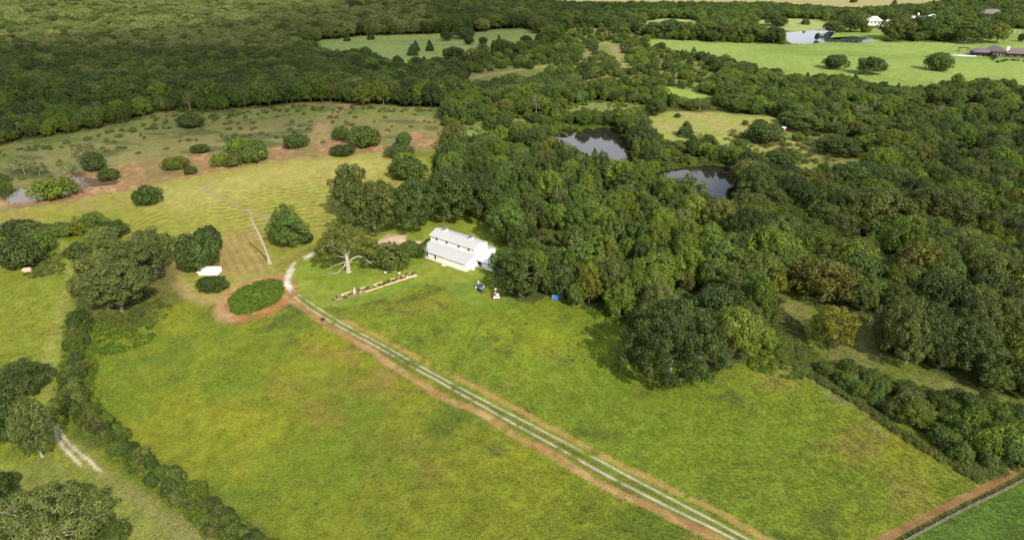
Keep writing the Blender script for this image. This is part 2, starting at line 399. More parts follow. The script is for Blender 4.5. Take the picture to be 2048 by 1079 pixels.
def flat(name, col, rough=.7, metal=0, noise=.12, scale=3.0):
    m, nt, b = new_mat(name)
    tc = N(nt, "ShaderNodeTexCoord"); no = N(nt, "ShaderNodeTexNoise")
    no.inputs["Scale"].default_value = scale; no.inputs["Detail"].default_value = 5
    nt.links.new(tc.outputs["Object"], no.inputs["Vector"])
    mp = N(nt, "ShaderNodeMapRange"); mp.inputs[3].default_value = 1 - noise; mp.inputs[4].default_value = 1 + noise
    nt.links.new(no.outputs["Fac"], mp.inputs[0])
    mx = N(nt, "ShaderNodeVectorMath", operation='SCALE'); mx.inputs[0].default_value = col[:3]
    nt.links.new(mp.outputs[0], mx.inputs[3])
    nt.links.new(mx.outputs[0], b.inputs["Base Color"])
    b.inputs["Roughness"].default_value = rough; b.inputs["Metallic"].default_value = metal
    return m

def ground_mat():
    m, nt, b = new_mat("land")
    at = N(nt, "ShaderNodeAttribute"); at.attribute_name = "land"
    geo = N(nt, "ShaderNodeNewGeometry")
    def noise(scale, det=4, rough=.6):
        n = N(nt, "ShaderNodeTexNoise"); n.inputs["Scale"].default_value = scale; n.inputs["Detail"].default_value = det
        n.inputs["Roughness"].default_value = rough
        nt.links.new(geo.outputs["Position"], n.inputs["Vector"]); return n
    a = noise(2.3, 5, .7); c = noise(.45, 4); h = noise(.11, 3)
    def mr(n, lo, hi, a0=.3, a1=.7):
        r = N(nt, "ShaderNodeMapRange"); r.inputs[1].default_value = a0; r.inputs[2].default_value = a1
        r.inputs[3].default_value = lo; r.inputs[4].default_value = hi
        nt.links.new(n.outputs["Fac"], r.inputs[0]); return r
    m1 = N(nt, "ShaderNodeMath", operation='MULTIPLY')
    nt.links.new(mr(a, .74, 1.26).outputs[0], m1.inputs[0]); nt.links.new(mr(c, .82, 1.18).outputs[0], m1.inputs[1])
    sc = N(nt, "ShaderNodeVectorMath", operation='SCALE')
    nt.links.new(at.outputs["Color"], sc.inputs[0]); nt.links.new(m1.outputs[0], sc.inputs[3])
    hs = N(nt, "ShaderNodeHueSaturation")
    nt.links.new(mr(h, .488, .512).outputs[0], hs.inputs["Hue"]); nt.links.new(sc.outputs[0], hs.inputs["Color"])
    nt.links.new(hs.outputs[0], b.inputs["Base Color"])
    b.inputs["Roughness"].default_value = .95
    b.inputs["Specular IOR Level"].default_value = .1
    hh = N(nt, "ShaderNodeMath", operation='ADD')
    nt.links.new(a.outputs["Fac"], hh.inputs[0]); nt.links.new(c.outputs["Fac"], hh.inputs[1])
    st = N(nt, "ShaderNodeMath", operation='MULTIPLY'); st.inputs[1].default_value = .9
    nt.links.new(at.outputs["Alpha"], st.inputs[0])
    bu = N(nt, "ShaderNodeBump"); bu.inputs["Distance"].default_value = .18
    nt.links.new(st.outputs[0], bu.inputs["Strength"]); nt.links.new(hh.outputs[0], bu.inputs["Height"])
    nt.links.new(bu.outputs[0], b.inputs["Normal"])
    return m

def leaf_mat(name, col, vary=.35, hue=.012, trans=.34, attr=True, instcol=None):
    m, nt, b = new_mat(name)
    out = nt.nodes["Material Output"]
    oi = N(nt, "ShaderNodeObjectInfo")
    base = N(nt, "ShaderNodeRGB"); base.outputs[0].default_value = (*col, 1)
    src = base.outputs[0]
    if instcol:
        ia = N(nt, "ShaderNodeAttribute"); ia.attribute_type = 'INSTANCER'; ia.attribute_name = instcol
        src = ia.outputs["Color"]
    v = N(nt, "ShaderNodeMapRange"); v.inputs[3].default_value = 1 - vary; v.inputs[4].default_value = 1 + vary
    nt.links.new(oi.outputs["Random"], v.inputs[0])
    tn = N(nt, "ShaderNodeAttribute"); tn.attribute_name = "tone"
    mu = N(nt, "ShaderNodeMath", operation='MULTIPLY')
    nt.links.new(v.outputs[0], mu.inputs[0]); nt.links.new(tn.outputs["Fac"], mu.inputs[1])
    wh = N(nt, "ShaderNodeTexWhiteNoise", noise_dimensions='1D')
    nt.links.new(oi.outputs["Random"], wh.inputs["W"])
    h = N(nt, "ShaderNodeMapRange"); h.inputs[3].default_value = .5 - hue; h.inputs[4].default_value = .5 + hue
    nt.links.new(wh.outputs["Value"], h.inputs[0])
    hs = N(nt, "ShaderNodeHueSaturation")
    nt.links.new(h.outputs[0], hs.inputs["Hue"]); nt.links.new(mu.outputs[0], hs.inputs["Value"]); nt.links.new(src, hs.inputs["Color"])
    nt.links.new(hs.outputs[0], b.inputs["Base Color"])
    b.inputs["Roughness"].default_value = .6; b.inputs["Specular IOR Level"].default_value = .22
    tr = N(nt, "ShaderNodeBsdfTranslucent"); nt.links.new(hs.outputs[0], tr.inputs["Color"])
    ms = N(nt, "ShaderNodeMixShader"); ms.inputs[0].default_value = trans
    nt.links.new(b.outputs[0], ms.inputs[1]); nt.links.new(tr.outputs[0], ms.inputs[2])
    nt.links.new(ms.outputs[0], out.inputs["Surface"])
    return m

def water_mat(name, col):
    m, nt, b = new_mat(name)
    b.inputs["Base Color"].default_value = (*col, 1)
    b.inputs["Roughness"].default_value = .06
    b.inputs["IOR"].default_value = 1.36
    n = N(nt, "ShaderNodeTexNoise"); n.inputs["Scale"].default_value = .35; n.inputs["Detail"].default_value = 3
    g = N(nt, "ShaderNodeNewGeometry"); nt.links.new(g.outputs["Position"], n.inputs["Vector"])
    bu = N(nt, "ShaderNodeBump"); bu.inputs["Strength"].default_value = .05; bu.inputs["Distance"].default_value = .3
    nt.links.new(n.outputs["Fac"], bu.inputs["Height"]); nt.links.new(bu.outputs[0], b.inputs["Normal"])
    return m

def siding_mat(name, col, pitch=.3):
    m, nt, b = new_mat(name)
    tc = N(nt, "ShaderNodeTexCoord")
    sep = N(nt, "ShaderNodeSeparateXYZ"); nt.links.new(tc.outputs["Object"], sep.inputs[0])
    ad = N(nt, "ShaderNodeMath", operation='ADD')
    nt.links.new(sep.outputs[0], ad.inputs[0]); nt.links.new(sep.outputs[1], ad.inputs[1])
    w = N(nt, "ShaderNodeMath", operation='PINGPONG'); w.inputs[1].default_value = pitch / 2
    nt.links.new(ad.outputs[0], w.inputs[0])
    r = N(nt, "ShaderNodeMapRange"); r.inputs[1].default_value = 0; r.inputs[2].default_value = .03
    nt.links.new(w.outputs[0], r.inputs[0])
    bu = N(nt, "ShaderNodeBump"); bu.inputs["Strength"].default_value = .5; bu.inputs["Distance"].default_value = .03
    bu.invert = True
    nt.links.new(r.outputs[0], bu.inputs["Height"]); nt.links.new(bu.outputs[0], b.inputs["Normal"])
    no = N(nt, "ShaderNodeTexNoise"); no.inputs["Scale"].default_value = .7; no.inputs["Detail"].default_value = 6
    nt.links.new(tc.outputs["Object"], no.inputs["Vector"])
    mp = N(nt, "ShaderNodeMapRange"); mp.inputs[3].default_value = .9; mp.inputs[4].default_value = 1.06
    nt.links.new(no.outputs["Fac"], mp.inputs[0])
    mx = N(nt, "ShaderNodeVectorMath", operation='SCALE'); mx.inputs[0].default_value = col
    nt.links.new(mp.outputs[0], mx.inputs[3]); nt.links.new(mx.outputs[0], b.inputs["Base Color"])
    b.inputs["Roughness"].default_value = .45
    return m

M = dict(
    land=ground_mat(),
    bark=flat("bark", (.20, .17, .135), .9, scale=2),
    pale_bark=flat("pale_bark", (.31, .27, .22), .85, scale=2),
    dead_wood=flat("dead_wood", (.30, .25, .19), .85, scale=2),
    white=siding_mat("white_siding", (.80, .79, .73)),
    trim=flat("white_trim", (.78, .78, .76), .5),
    roof=siding_mat("grey_metal_roof", (.36, .365, .38), .4),
    white_roof=siding_mat("white_metal_roof", (.74, .76, .78), .4),
    glass=flat("dark_glass", (.03, .035, .04), .12),
    frame=flat("dark_frame", (.05, .05, .05), .5),
    dark=flat("dark_interior", (.03, .025, .022), .8),
    slab=flat("concrete", (.42, .40, .36), .85),
    cap=flat("slate_cap", (.10, .11, .13), .5),
    log=flat("log", (.50, .38, .22), .85), soil=flat("garden_soil", (.24, .16, .10), .95), stone=flat("pale_stone", (.50, .44, .35), .9),
    red=flat("maroon_paint", (.17, .035, .03), .6), redbrown=flat("rust", (.22, .09, .06), .8),
    blue=flat("blue_tarp", (.04, .14, .34), .5), teal=flat("green_tarp", (.10, .22, .15), .6),
    hull=flat("grey_blue_hull", (.09, .12, .21), .4), hull_in=flat("hull_inside", (.15, .17, .22), .6), rubber=flat("rubber", (.02, .02, .02), .8),
    brown_roof=siding_mat("brown_shingle", (.115, .088, .090), .35), brown_wall=flat("brown_wall", (.06, .045, .035), .8),
    cream=flat("cream_wall", (.55, .52, .44), .7), pale_roof=siding_mat("pale_shingle", (.50, .49, .44), .5),
    pool=flat("pool_water", (.10, .32, .42), .1), rail=flat("weathered_rail", (.15, .135, .115), .8),
    pink=flat("faded_cloth", (.50, .36, .30), .9),
    water=water_mat("dark_water", (.018, .015, .012)), muddy=water_mat("muddy_water", (.11, .075, .05)), blue_water=water_mat("far_water", (.035, .045, .05)),
)
L = dict(
    dark=leaf_mat("leaf_dark", (.054, .084, .019), .25),
    mid=leaf_mat("leaf_mid", (.076, .116, .021), .30, .012),
    bright=leaf_mat("leaf_bright", (.105, .155, .018), .25, .012),
    olive=leaf_mat("leaf_olive", (.098, .120, .026), .25, .012),
    grey=leaf_mat("leaf_greyish", (.110, .140, .034), .2, .012),
    rust=leaf_mat("leaf_rusty", (.110, .118, .022), .2, .012),
    yellow=leaf_mat("leaf_yellow", (.140, .160, .018), .2, .02),
    cedar=leaf_mat("leaf_cedar", (.038, .068, .012), .25, .012, .12),
    pine=leaf_mat("leaf_pine", (.074, .092, .019), .15, .02, .12),
    oldoak=leaf_mat("leaf_old_oak", (.115, .135, .026), .02, .002),
    pale=leaf_mat("leaf_sunlit", (.165, .195, .055), .25, .012),  # leaf colour lightened to stand in for sunlight on the far left wood
    weed=leaf_mat("leaf_weed", (.095, .150, .014), .3, .015),
    tuft=leaf_mat("grass_blade", (.1, .1, .02), .28, .015, .25, instcol="tcol"),
)

# ------------------------------------------------------------------ object helpers
def link_mesh(name, me, parent=None):
    o = bpy.data.objects.new(name, me); COL.objects.link(o)
    if parent is not None:
        o.parent = parent
    return o

def tag(o, label=None, cat=None, group=None, kind=None):
    if label: o["label"] = label
    if cat: o["category"] = cat
    if group: o["group"] = group
    if kind: o["kind"] = kind
    return o

def empty(name, loc, rz=0.0):
    o = bpy.data.objects.new(name, None); COL.objects.link(o)
    o.empty_display_size = .5
    o.location = loc; o.rotation_euler = (0, 0, rz)
    return o

class MB:
    def __init__(s):
        s.v = []; s.f = []; s.m = []
    def add(s, vs, fs, mi=0):
        k = len(s.v); s.v += [tuple(v) for v in vs]; s.f += [tuple(i + k for i in f) for f in fs]; s.m += [mi] * len(fs)
        return s
    def box(s, x0, x1, y0, y1, z0, z1, mi=0):
        s.add([(x0, y0, z0), (x1, y0, z0), (x1, y1, z0), (x0, y1, z0), (x0, y0, z1), (x1, y0, z1), (x1, y1, z1), (x0, y1, z1)],
              [(0, 3, 2, 1), (4, 5, 6, 7), (0, 1, 5, 4), (1, 2, 6, 5), (2, 3, 7, 6), (3, 0, 4, 7)], mi)
        return s
    def slab4(s, pts, th, mi=0):
        """Four top corners (counter-clockwise from above), thickened downwards."""
        s.add(list(pts) + [(p[0], p[1], p[2] - th) for p in pts],
              [(0, 1, 2, 3), (7, 6, 5, 4)] + [(i, i + 4, (i + 1) % 4 + 4, (i + 1) % 4) for i in range(4)], mi)
        return s
    def prism_x(s, prof, x0, x1, mi=0):
        n = len(prof)
        s.add([(x0, y, z) for y, z in prof] + [(x1, y, z) for y, z in prof],
              [tuple(range(n))[::-1], tuple(range(n, 2 * n))] + [(i, (i + 1) % n, (i + 1) % n + n, i + n) for i in range(n)], mi)
        return s
    def tube(s, pts, rad, seg=6, mi=0):
        pts = [Vector(p) for p in pts]; rings = []
        for i, p in enumerate(pts):
            d = (pts[min(i + 1, len(pts) - 1)] - pts[max(i - 1, 0)]).normalized()
            a = d.orthogonal().normalized(); b = d.cross(a)
            r = rad[i] if hasattr(rad, '__len__') else rad
            rings.append([p + (a * math.cos(t) + b * math.sin(t)) * r for t in [2 * math.pi * k / seg for k in range(seg)]])
        k0 = len(s.v)
        for r in rings: s.v += [tuple(v) for v in r]
        for i in range(len(rings) - 1):
            for k in range(seg):
                a = k0 + i * seg + k; b = k0 + i * seg + (k + 1) % seg
                s.f.append((a, b, b + seg, a + seg)); s.m.append(mi)
        s.f.append(tuple(k0 + k for k in range(seg))[::-1]); s.m.append(mi)
        s.f.append(tuple(k0 + (len(rings) - 1) * seg + k for k in range(seg))); s.m.append(mi)
        return s
    def mesh(s, name, mats):
        me = bpy.data.meshes.new(name); me.from_pydata(s.v, [], s.f)
        for m in (mats if isinstance(mats, (list, tuple)) else [mats]): me.materials.append(m)
        me.polygons.foreach_set("material_index", s.m)
        me.update(); return me
    def build(s, name, mats, parent=None):
        return link_mesh(name, s.mesh(name, mats), parent)

def np_mesh(name, V, Q, mats):
    me = bpy.data.meshes.new(name)
    me.vertices.add(len(V)); me.vertices.foreach_set("co", np.ascontiguousarray(V, np.float32).ravel())
    k = Q.shape[1]
    me.loops.add(Q.size); me.loops.foreach_set("vertex_index", np.ascontiguousarray(Q, np.int32).ravel())
    me.polygons.add(len(Q)); me.polygons.foreach_set("loop_start", np.arange(0, Q.size, k, dtype=np.int32))
    me.update(calc_edges=True)
    for m in mats: me.materials.append(m)
    return me

def grid_land(name, X, Y, z=0.0):
    """A sheet of land from 2-D arrays of world X and Y, coloured by ground_colour."""
    nr, nc = X.shape
    V = np.stack([X, Y, np.full(X.shape, z)], -1).reshape(-1, 3)
    i = np.arange(nr * nc).reshape(nr, nc)
    Q = np.stack([i[:-1, :-1], i[:-1, 1:], i[1:, 1:], i[1:, :-1]], -1).reshape(-1, 4)
    me = np_mesh(name, V, Q, [M["land"]])
    at = me.attributes.new("land", 'FLOAT_COLOR', 'POINT')
    at.data.foreach_set("color", ground_colour(X.ravel(), Y.ravel()).astype(np.float32).ravel())
    n = me.polygons
    if n[0].normal.z < 0:
        me.flip_normals()
    return tag(link_mesh(name, me), kind="structure")

def strip_land(name, line, half, step, z, across=14):
    """A ribbon of land along a traced line."""
    W = unpn(line); pts = [W[0]]
    for a, b in zip(W[:-1], W[1:]):
        k = max(1, int(np.linalg.norm(b - a) / step))
        pts += [a + (b - a) * (j + 1) / k for j in range(k)]
    P = np.array(pts)
    for _ in range(3): P[1:-1] = (P[:-2] + P[1:-1] * 2 + P[2:]) / 4
    T = np.gradient(P, axis=0); T /= np.linalg.norm(T, axis=1)[:, None]
    Nn = np.stack([-T[:, 1], T[:, 0]], 1)
    s = np.linspace(-half, half, across)
    return grid_land(name, P[:, None, 0] + Nn[:, None, 0] * s, P[:, None, 1] + Nn[:, None, 1] * s, z)

# ------------------------------------------------------------------ ground
ys = np.exp(np.linspace(math.log(58), math.log(7000), 640))
us = np.linspace(-1, 1, 760)
Yg, Ug = np.meshgrid(ys, us, indexing='ij')
Xg = Ug * (0.80 * Yg + 55)
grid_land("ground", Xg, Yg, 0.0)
mid = [((a[0] + b[0]) / 2, (a[1] + b[1]) / 2) for a, b in
       zip([(638, 501), (612, 513), (593, 524), (580, 540), (574, 562), (579, 577), (595, 588), (640, 618), (700, 654), (800, 709), (1023, 829), (1194, 917), (1380, 1017), (1495.5, 1077.6), (1720, 1196)],
           [(640, 505), (614, 518), (594, 530), (578, 548), (571, 566), (576, 580), (595, 600), (640, 630), (700, 664), (783, 709), (1023, 844.5), (1194, 938), (1348, 1019), (1468, 1077.6), (1690, 1196)])]
strip_land("gravel_driveway", mid, 2.0, .35, .008, 26)
strip_land("dirt_verge", VERGE_LO, 2.0, .4, .016, 18)
strip_land("dirt_path", LOOP + LOOP[:1], 2.8, .4, .024, 16)
strip_land("farm_track", TRAIL_F2, 6, 1.5, .012, 12)

def pond(name, poly, mat, z, amp):
    W = unpn(poly); n = len(W); out = []
    for i in range(n):                               # Catmull-Rom round the shore, roughened
        p0, p1, p2, p3 = W[i - 1], W[i], W[(i + 1) % n], W[(i + 2) % n]
        for t in np.linspace(0, 1, 9)[:-1]:
            out.append(0.5 * ((2 * p1) + (-p0 + p2) * t + (2 * p0 - 5 * p1 + 4 * p2 - p3) * t * t + (-p0 + 3 * p1 - 3 * p2 + p3) * t ** 3))
    out = np.array(out); c = out.mean(0)
    out = out + rng.normal(0, amp, out.shape)
    mb = MB(); k = len(out)
    mb.add([(*c, z)] + [(*p, z) for p in out], [(0, 1 + i, 1 + (i + 1) % k) for i in range(k)])
    o = mb.build(name, M[mat]);
    if o.data.polygons[0].normal.z < 0: o.data.flip_normals()
    return tag(o, kind="structure")
pond("pond_water", POND_A, "water", .03, .3)
pond("pond_water", POND_B, "water", .03, .3)
pond("pond_water", POND_C, "muddy", .03, .25)
pond("pond_water", POND_D, "blue_water", .03, .8)

# ------------------------------------------------------------------ clouds that shade part of the land
def cloud(outline_px, alt, thick, soft, density, seed):
    W = unpn(outline_px)
    off = alt / math.tan(SUN_EL)
    lo = W.min(0) - soft; hi = W.max(0) + soft
    gx = np.linspace(lo[0], hi[0], 70); gy = np.linspace(lo[1], hi[1], 70)
    X, Y = np.meshgrid(gx, gy, indexing='ij')
    d = seg_dist(X, Y, W, True); d = np.where(inside(X, Y, W), d, -d)
    d = d + (fbm(X, Y, soft * 1.6, seed, 4) - .5) * soft * 1.6
    m = smooth(-soft * .3, soft * .9, d)
    t = m * thick * (.55 + .9 * fbm(X, Y, 90, seed + 3, 4))
    edge = np.zeros(X.shape, bool); edge[0] = edge[-1] = True; edge[:, 0] = edge[:, -1] = True
    t[edge] = 0
    Xs = X - SH[0] * off; Ys = Y - SH[1] * off
    nr, nc = X.shape; i = np.arange(nr * nc).reshape(nr, nc)
    top = np.stack([Xs, Ys, alt + t * .75], -1).reshape(-1, 3); bot = np.stack([Xs, Ys, alt - t * .25 - .01], -1).reshape(-1, 3)
    q = np.stack([i[:-1, :-1], i[1:, :-1], i[1:, 1:], i[:-1, 1:]], -1).reshape(-1, 4)
    keep = (t.ravel()[q].max(1) > .05)
    q = q[keep]
    Q = np.concatenate([q, q[:, ::-1] + nr * nc])
    # close the rim
    from collections import Counter
    cnt = Counter()
    for f in q:
        for a, b in zip(f, np.roll(f, -1)): cnt[(int(a), int(b))] += 1
    rim = [(b, a, a + nr * nc, b + nr * nc) for (a, b) in cnt if (b, a) not in cnt]
    if rim: Q = np.concatenate([Q, np.array(rim)])
    used = np.unique(Q); re = np.zeros(2 * nr * nc, int); re[used] = np.arange(len(used))
    V = np.concatenate([top, bot])[used]
    m, nt, b = new_mat("cloud_vapour"); nt.nodes.remove(b)
    pv = N(nt, "ShaderNodeVolumePrincipled"); pv.inputs["Density"].default_value = density
    pv.inputs["Color"].default_value = (.95, .95, .97, 1)
    nt.links.new(pv.outputs[0], nt.nodes["Material Output"].inputs["Volume"])
    me = np_mesh("cloud", V, re[Q], [m])
    tag(link_mesh("cloud", me), kind="structure")

cloud([(-500, 360), (-500, 130), (0, 105), (300, 82), (520, 45), (720, 8), (1150, 6), (1400, 22), (1180, 50), (1110, 90), (1020, 160), (930, 215), (760, 232),
       (640, 262), (420, 282), (200, 300), (0, 350)], 520, 70, 60, .0090, 5)
cloud([(1560, 330), (1800, 280), (2200, 240), (2900, 260), (2900, 1000), (2048, 940), (1860, 860), (1700, 700), (1560, 560), (1440, 420)], 480, 60, 55, .0045, 9)

# ------------------------------------------------------------------ trees
def leaf_cloud(clumps, leaf, dens, rs, up=.25, stretch=1.5):
    """Leaf sprays on the outside of each clump. clumps: (x, y, z, r, squash)."""
    V = []; T = []
    C0 = np.mean([c[:3] for c in clumps], 0)
    for (x, y, z, r, sq) in clumps:
        n = max(8, int(dens * 4 * math.pi * r * r * .7 / (leaf * leaf)))
        d = rs.normal(size=(n * 2, 3)); d /= np.linalg.norm(d, axis=1)[:, None]
        out = np.array([x, y, z]) - C0; out = out / (np.linalg.norm(out) + 1e-6)
        w = d @ out * .5 + d[:, 2] * .35 + .62
        d = d[rs.random(n * 2) < w][:n]
        rad = r * rs.uniform(.72, 1.12, (len(d), 1))
        p = np.array([x, y, z]) + d * rad * np.array([1, 1, sq])
        nn = d * 1.0 + rs.normal(size=d.shape) * .32 + np.array([0, 0, up]); nn /= np.linalg.norm(nn, axis=1)[:, None]
        t = rs.normal(size=d.shape); t -= (t * nn).sum(1)[:, None] * nn; t /= np.linalg.norm(t, axis=1)[:, None]
        b = np.cross(nn, t)
        s = leaf * rs.uniform(.6, 1.25, (len(d), 1))
        a = t * s * .5 * stretch; b2 = b * s * .5
        q = np.stack([p - a, p + b2 * rs.uniform(.6, 1.1, (len(d), 1)) - a * .1, p + a, p - b2 * rs.uniform(.6, 1.1, (len(d), 1)) + a * .15], 1)
        V.append(q.reshape(-1, 3))
        tone = rs.uniform(.78, 1.22) * np.ones(len(d)) * rs.uniform(.82, 1.18, len(d))
        T.append(np.repeat(tone, 4))
    V = np.concatenate(V); T = np.concatenate(T)
    return V, T

def crown_mesh(name, mat, clumps, leaf, dens, seed, **kw):
    rs = np.random.default_rng(seed)
    V, T = leaf_cloud(clumps, leaf, dens, rs, **kw)
    Q = np.arange(len(V)).reshape(-1, 4)
    me = np_mesh(name, V, Q, [mat])
    me.attributes.new("tone", 'FLOAT', 'POINT').data.foreach_set("value", T.astype(np.float32))
    return me

def broad_clumps(R, H, n, seed, base=.12, r0=.23, lump=.30, sq=.85, flat_top=0.0):
    rs = np.random.default_rng(seed); out = []
    zc = H * (base + 1) / 2; rz = H * (1 - base) / 2
    ph = rs.uniform(0, 6.28, 6)
    for i in range(n):
        t = (i + .5) / n
        zz = 1 - 1.75 * t
        a = i * 2.39996 + rs.normal(0, .25)
        rr = math.sqrt(max(0, 1 - zz * zz))
        k = 1 + lump * (math.sin(2 * a + ph[0]) * .5 + math.sin(3 * a + ph[1] + zz * 3) * .5) + rs.normal(0, .11)
        r = R * r0 * rs.uniform(.75, 1.3)
        q = (R - r * .8) * k
        z = zc + zz * (rz - r * .6) * (1 + rs.normal(0, .06)) * (1 if zz < 0 else 1 - flat_top)
        out.append((math.cos(a) * rr * q, math.sin(a) * rr * q, max(z, r * .6), r, sq))
    for i in range(max(3, n // 5)):
        a = rs.uniform(0, 6.28); q = R * rs.uniform(.1, .5)
        out.append((math.cos(a) * q, math.sin(a) * q, zc + rs.uniform(-.4, .5) * rz, R * r0 * 1.3, sq))
    return out

def cone_clumps(R, H, n, seed, r0=.30, power=.8, base=.03):
    rs = np.random.default_rng(seed); out = []
    for i in range(n):
        t = ((i + .5) / n) ** 1.25
        a = i * 2.39996 + rs.normal(0, .3)
        rad = R * (1 - t) ** power * rs.uniform(.82, 1.1)
        r = R * r0 * (1 - .45 * t) * rs.uniform(.8, 1.25)
        out.append((math.cos(a) * max(0, rad - r * .7), math.sin(a) * max(0, rad - r * .7), H * (base + t * (1 - base)) * .95 + r * .3, r, 1.15))
    return out

def pine_clumps(R, H, n, seed):
    rs = np.random.default_rng(seed); out = []
    for i in range(n):
        t = (i + .5) / n
        z = H * (.26 + .72 * t)
        env = R * math.sin(math.pi * min(1, .18 + .82 * (1 - t))) ** .7 * (1.0 if t < .85 else .6)
        a = i * 2.39996 + rs.normal(0, .4)
        q = env * rs.uniform(.35, 1.0)
        out.append((math.cos(a) * q, math.sin(a) * q, z + rs.normal(0, .3), R * rs.uniform(.15, .25), .75))
    return out

def wood_mb(clumps, H, r, seed, n_limb=7, fork=.25, seg=6, twig=False):
    rs = random.Random(seed); mb = MB()
    top = Vector((rs.uniform(-.3, .3), rs.uniform(-.3, .3), H * .72))
    pts = [Vector((0, 0, -.15)), Vector((0, 0, .25)), Vector((.02, 0, H * .15)), Vector((top.x * .4, top.y * .4, H * .4)), top]
    mb.tube(pts, [r * 1.7, r * 1.15, r, r * .75, r * .22], seg)
    for c in rs.sample(clumps, min(n_limb, len(clumps))):
        z0 = min(H * rs.uniform(fork, .55), c[2] * .85)
        p0 = Vector((0, 0, z0)); p3 = Vector(c[:3])
        p1 = p0.lerp(p3, .35) + Vector((rs.uniform(-.3, .3), rs.uniform(-.3, .3), H * .04)); p2 = p0.lerp(p3, .7) + Vector((0, 0, H * .03))
        mb.tube([p0, p1, p2, p3], [r * .5, r * .36, r * .22, r * .08], 5)
        if twig:
            for k in range(3):
                e = p3 + Vector((rs.uniform(-1, 1), rs.uniform(-1, 1), rs.uniform(.2, 1))) * c[3] * 1.3
                mb.tube([p2, p2.lerp(e, .5) + Vector((0, 0, .1)), e], [r * .14, r * .09, r * .03], 4)
    return mb

PROTO = {}
def proto(key, R, H, clumps, leafmat, leaf, dens, seed, bark="bark", rt=None, limbs=7, twig=False, **kw):
    cm = crown_mesh("crown", L[leafmat], clumps, leaf, dens, seed, **kw)
    wb = wood_mb(clumps, H, rt or R * .055, seed, limbs, twig=twig)
    tm = wb.mesh("trunk", M[bark])
    # one joined mesh for trees too small to show their parts
    V1 = np.empty(len(cm.vertices) * 3, np.float32); cm.vertices.foreach_get("co", V1)
    jm = bpy.data.meshes.new(key)
    nq = len(V1) // 12
    T = np.empty(len(cm.vertices), np.float32); cm.attributes["tone"].data.foreach_get("value", T)
    tv = np.array(wb.v, np.float32)
    quads = [f for f in wb.f if len(f) == 4]
    V = np.concatenate([V1.reshape(-1, 3), tv]); n0 = nq * 4
    Q = np.concatenate([np.arange(n0).reshape(-1, 4), np.array(quads) + n0])
    jm = np_mesh(key, V, Q, [L[leafmat], M[bark]])
    mi = np.zeros(len(Q), np.int32); mi[nq:] = 1
    jm.polygons.foreach_set("material_index", mi)
    jm.attributes.new("tone", 'FLOAT', 'POINT').data.foreach_set("value", np.concatenate([T, np.ones(len(tv))]).astype(np.float32))
    PROTO[key] = dict(R=R, H=H, crown=cm, trunk=tm, joined=jm)

def broad(key, R, H, n, leafmat, seed, leaf=.5, dens=.85, **kw):
    c = {k: kw.pop(k) for k in ("base", "r0", "lump", "sq", "flat_top") if k in kw}
    proto(key, R, H, broad_clumps(R, H, n, seed, **c), leafmat, leaf, dens, seed, **kw)

broad("oak_dark", 7, 12, 110, "dark", 1, .36, r0=.17, base=.06)
broad("oak_olive", 7, 12, 110, "olive", 2, .36, r0=.17, base=.10, limbs=10)
broad("oak_grey", 6.5, 11, 100, "grey", 3, .34, dens=.75, r0=.17, base=.08, bark="pale_bark", limbs=16, twig=True)
broad("broad_mid", 4.6, 10, 60, "mid", 4, .36, r0=.25, base=.08)
broad("broad_mid2", 4.2, 11, 60, "mid", 14, .36, r0=.24, base=.05, lump=.3)
broad("broad_bright", 4.4, 9.5, 60, "bright", 5, .34, r0=.25, base=.05, lump=.25)
broad("broad_sunlit", 5.4, 9.5, 70, "pale", 16, .42, r0=.22, base=.08)  # crown painted in the sunlit leaf tone
broad("broad_dark", 4.6, 9, 60, "dark", 6, .36, r0=.26, base=.05)
broad("broad_rust", 4.5, 9, 60, "rust", 7, .34, dens=.75, r0=.22, base=.08)
broad("broad_yellow", 4.5, 9, 55, "yellow", 8, .34, dens=.75, r0=.22, base=.08)
broad("thin_grey", 3.6, 10, 34, "grey", 9, .32, dens=.5, r0=.24, base=.25, bark="pale_bark", limbs=20, twig=True)
proto("cedar", 3.0, 8, cone_clumps(3.0, 8, 60, 10, r0=.34, power=.55), "cedar", .32, .9, 10)
proto("cedar_mid", 3.2, 8.5, cone_clumps(3.2, 8.5, 60, 11, power=.65), "mid", .32, .85, 11)
proto("pine", 5.5, 13, pine_clumps(5.5, 13, 125, 12), "pine", .34, .9, 12, limbs=18, rt=.32, up=.6)
broad("oak_huge", 11.5, 17, 170, "dark", 91, .42, r0=.13, base=0, lump=.12, limbs=12)
broad("oak_corner", 10, 14, 150, "grey", 92, .34, dens=.8, r0=.13, base=.04, lump=.2, bark="pale_bark", limbs=24, twig=True)
broad("bush_dark", 2.6, 3.6, 34, "dark", 20, .27, r0=.32, base=0, limbs=4, lump=.25)
broad("bush_mid", 2.6, 3.4, 34, "mid", 21, .27, r0=.32, base=0, limbs=4, lump=.3)
broad("bush_bright", 2.6, 3.2, 34, "bright", 22, .27, r0=.32, base=0, limbs=4, lump=.3)
broad("bush_olive", 2.6, 3.2, 34, "olive", 23, .26, dens=.7, r0=.30, base=0, limbs=6, lump=.3, bark="pale_bark", twig=True)
broad("bush_dense", 3.2, 4.6, 60, "dark", 24, .27, r0=.26, base=0, limbs=4, lump=.06)

TREES = []      # (x, y, r) of what already stands
def place(key, name, x, y, sx, sz, rz, label, cat, group=None, parts=True):
    P = PROTO[key]
    if parts:
        o = empty(name, (x, y, 0), rz)
        o.scale = (sx * (1 + .12 * math.sin(x * 3.1)), sx * (1 - .12 * math.sin(x * 3.1)), sz)
        link_mesh("trunk", P["trunk"], o); link_mesh("crown", P["crown"], o)
    else:
        o = link_mesh(name, P["joined"]); o.location = (x, y, 0); o.scale = (sx, sx, sz); o.rotation_euler = (0, 0, rz)
    tag(o, label, cat, group)
    return o

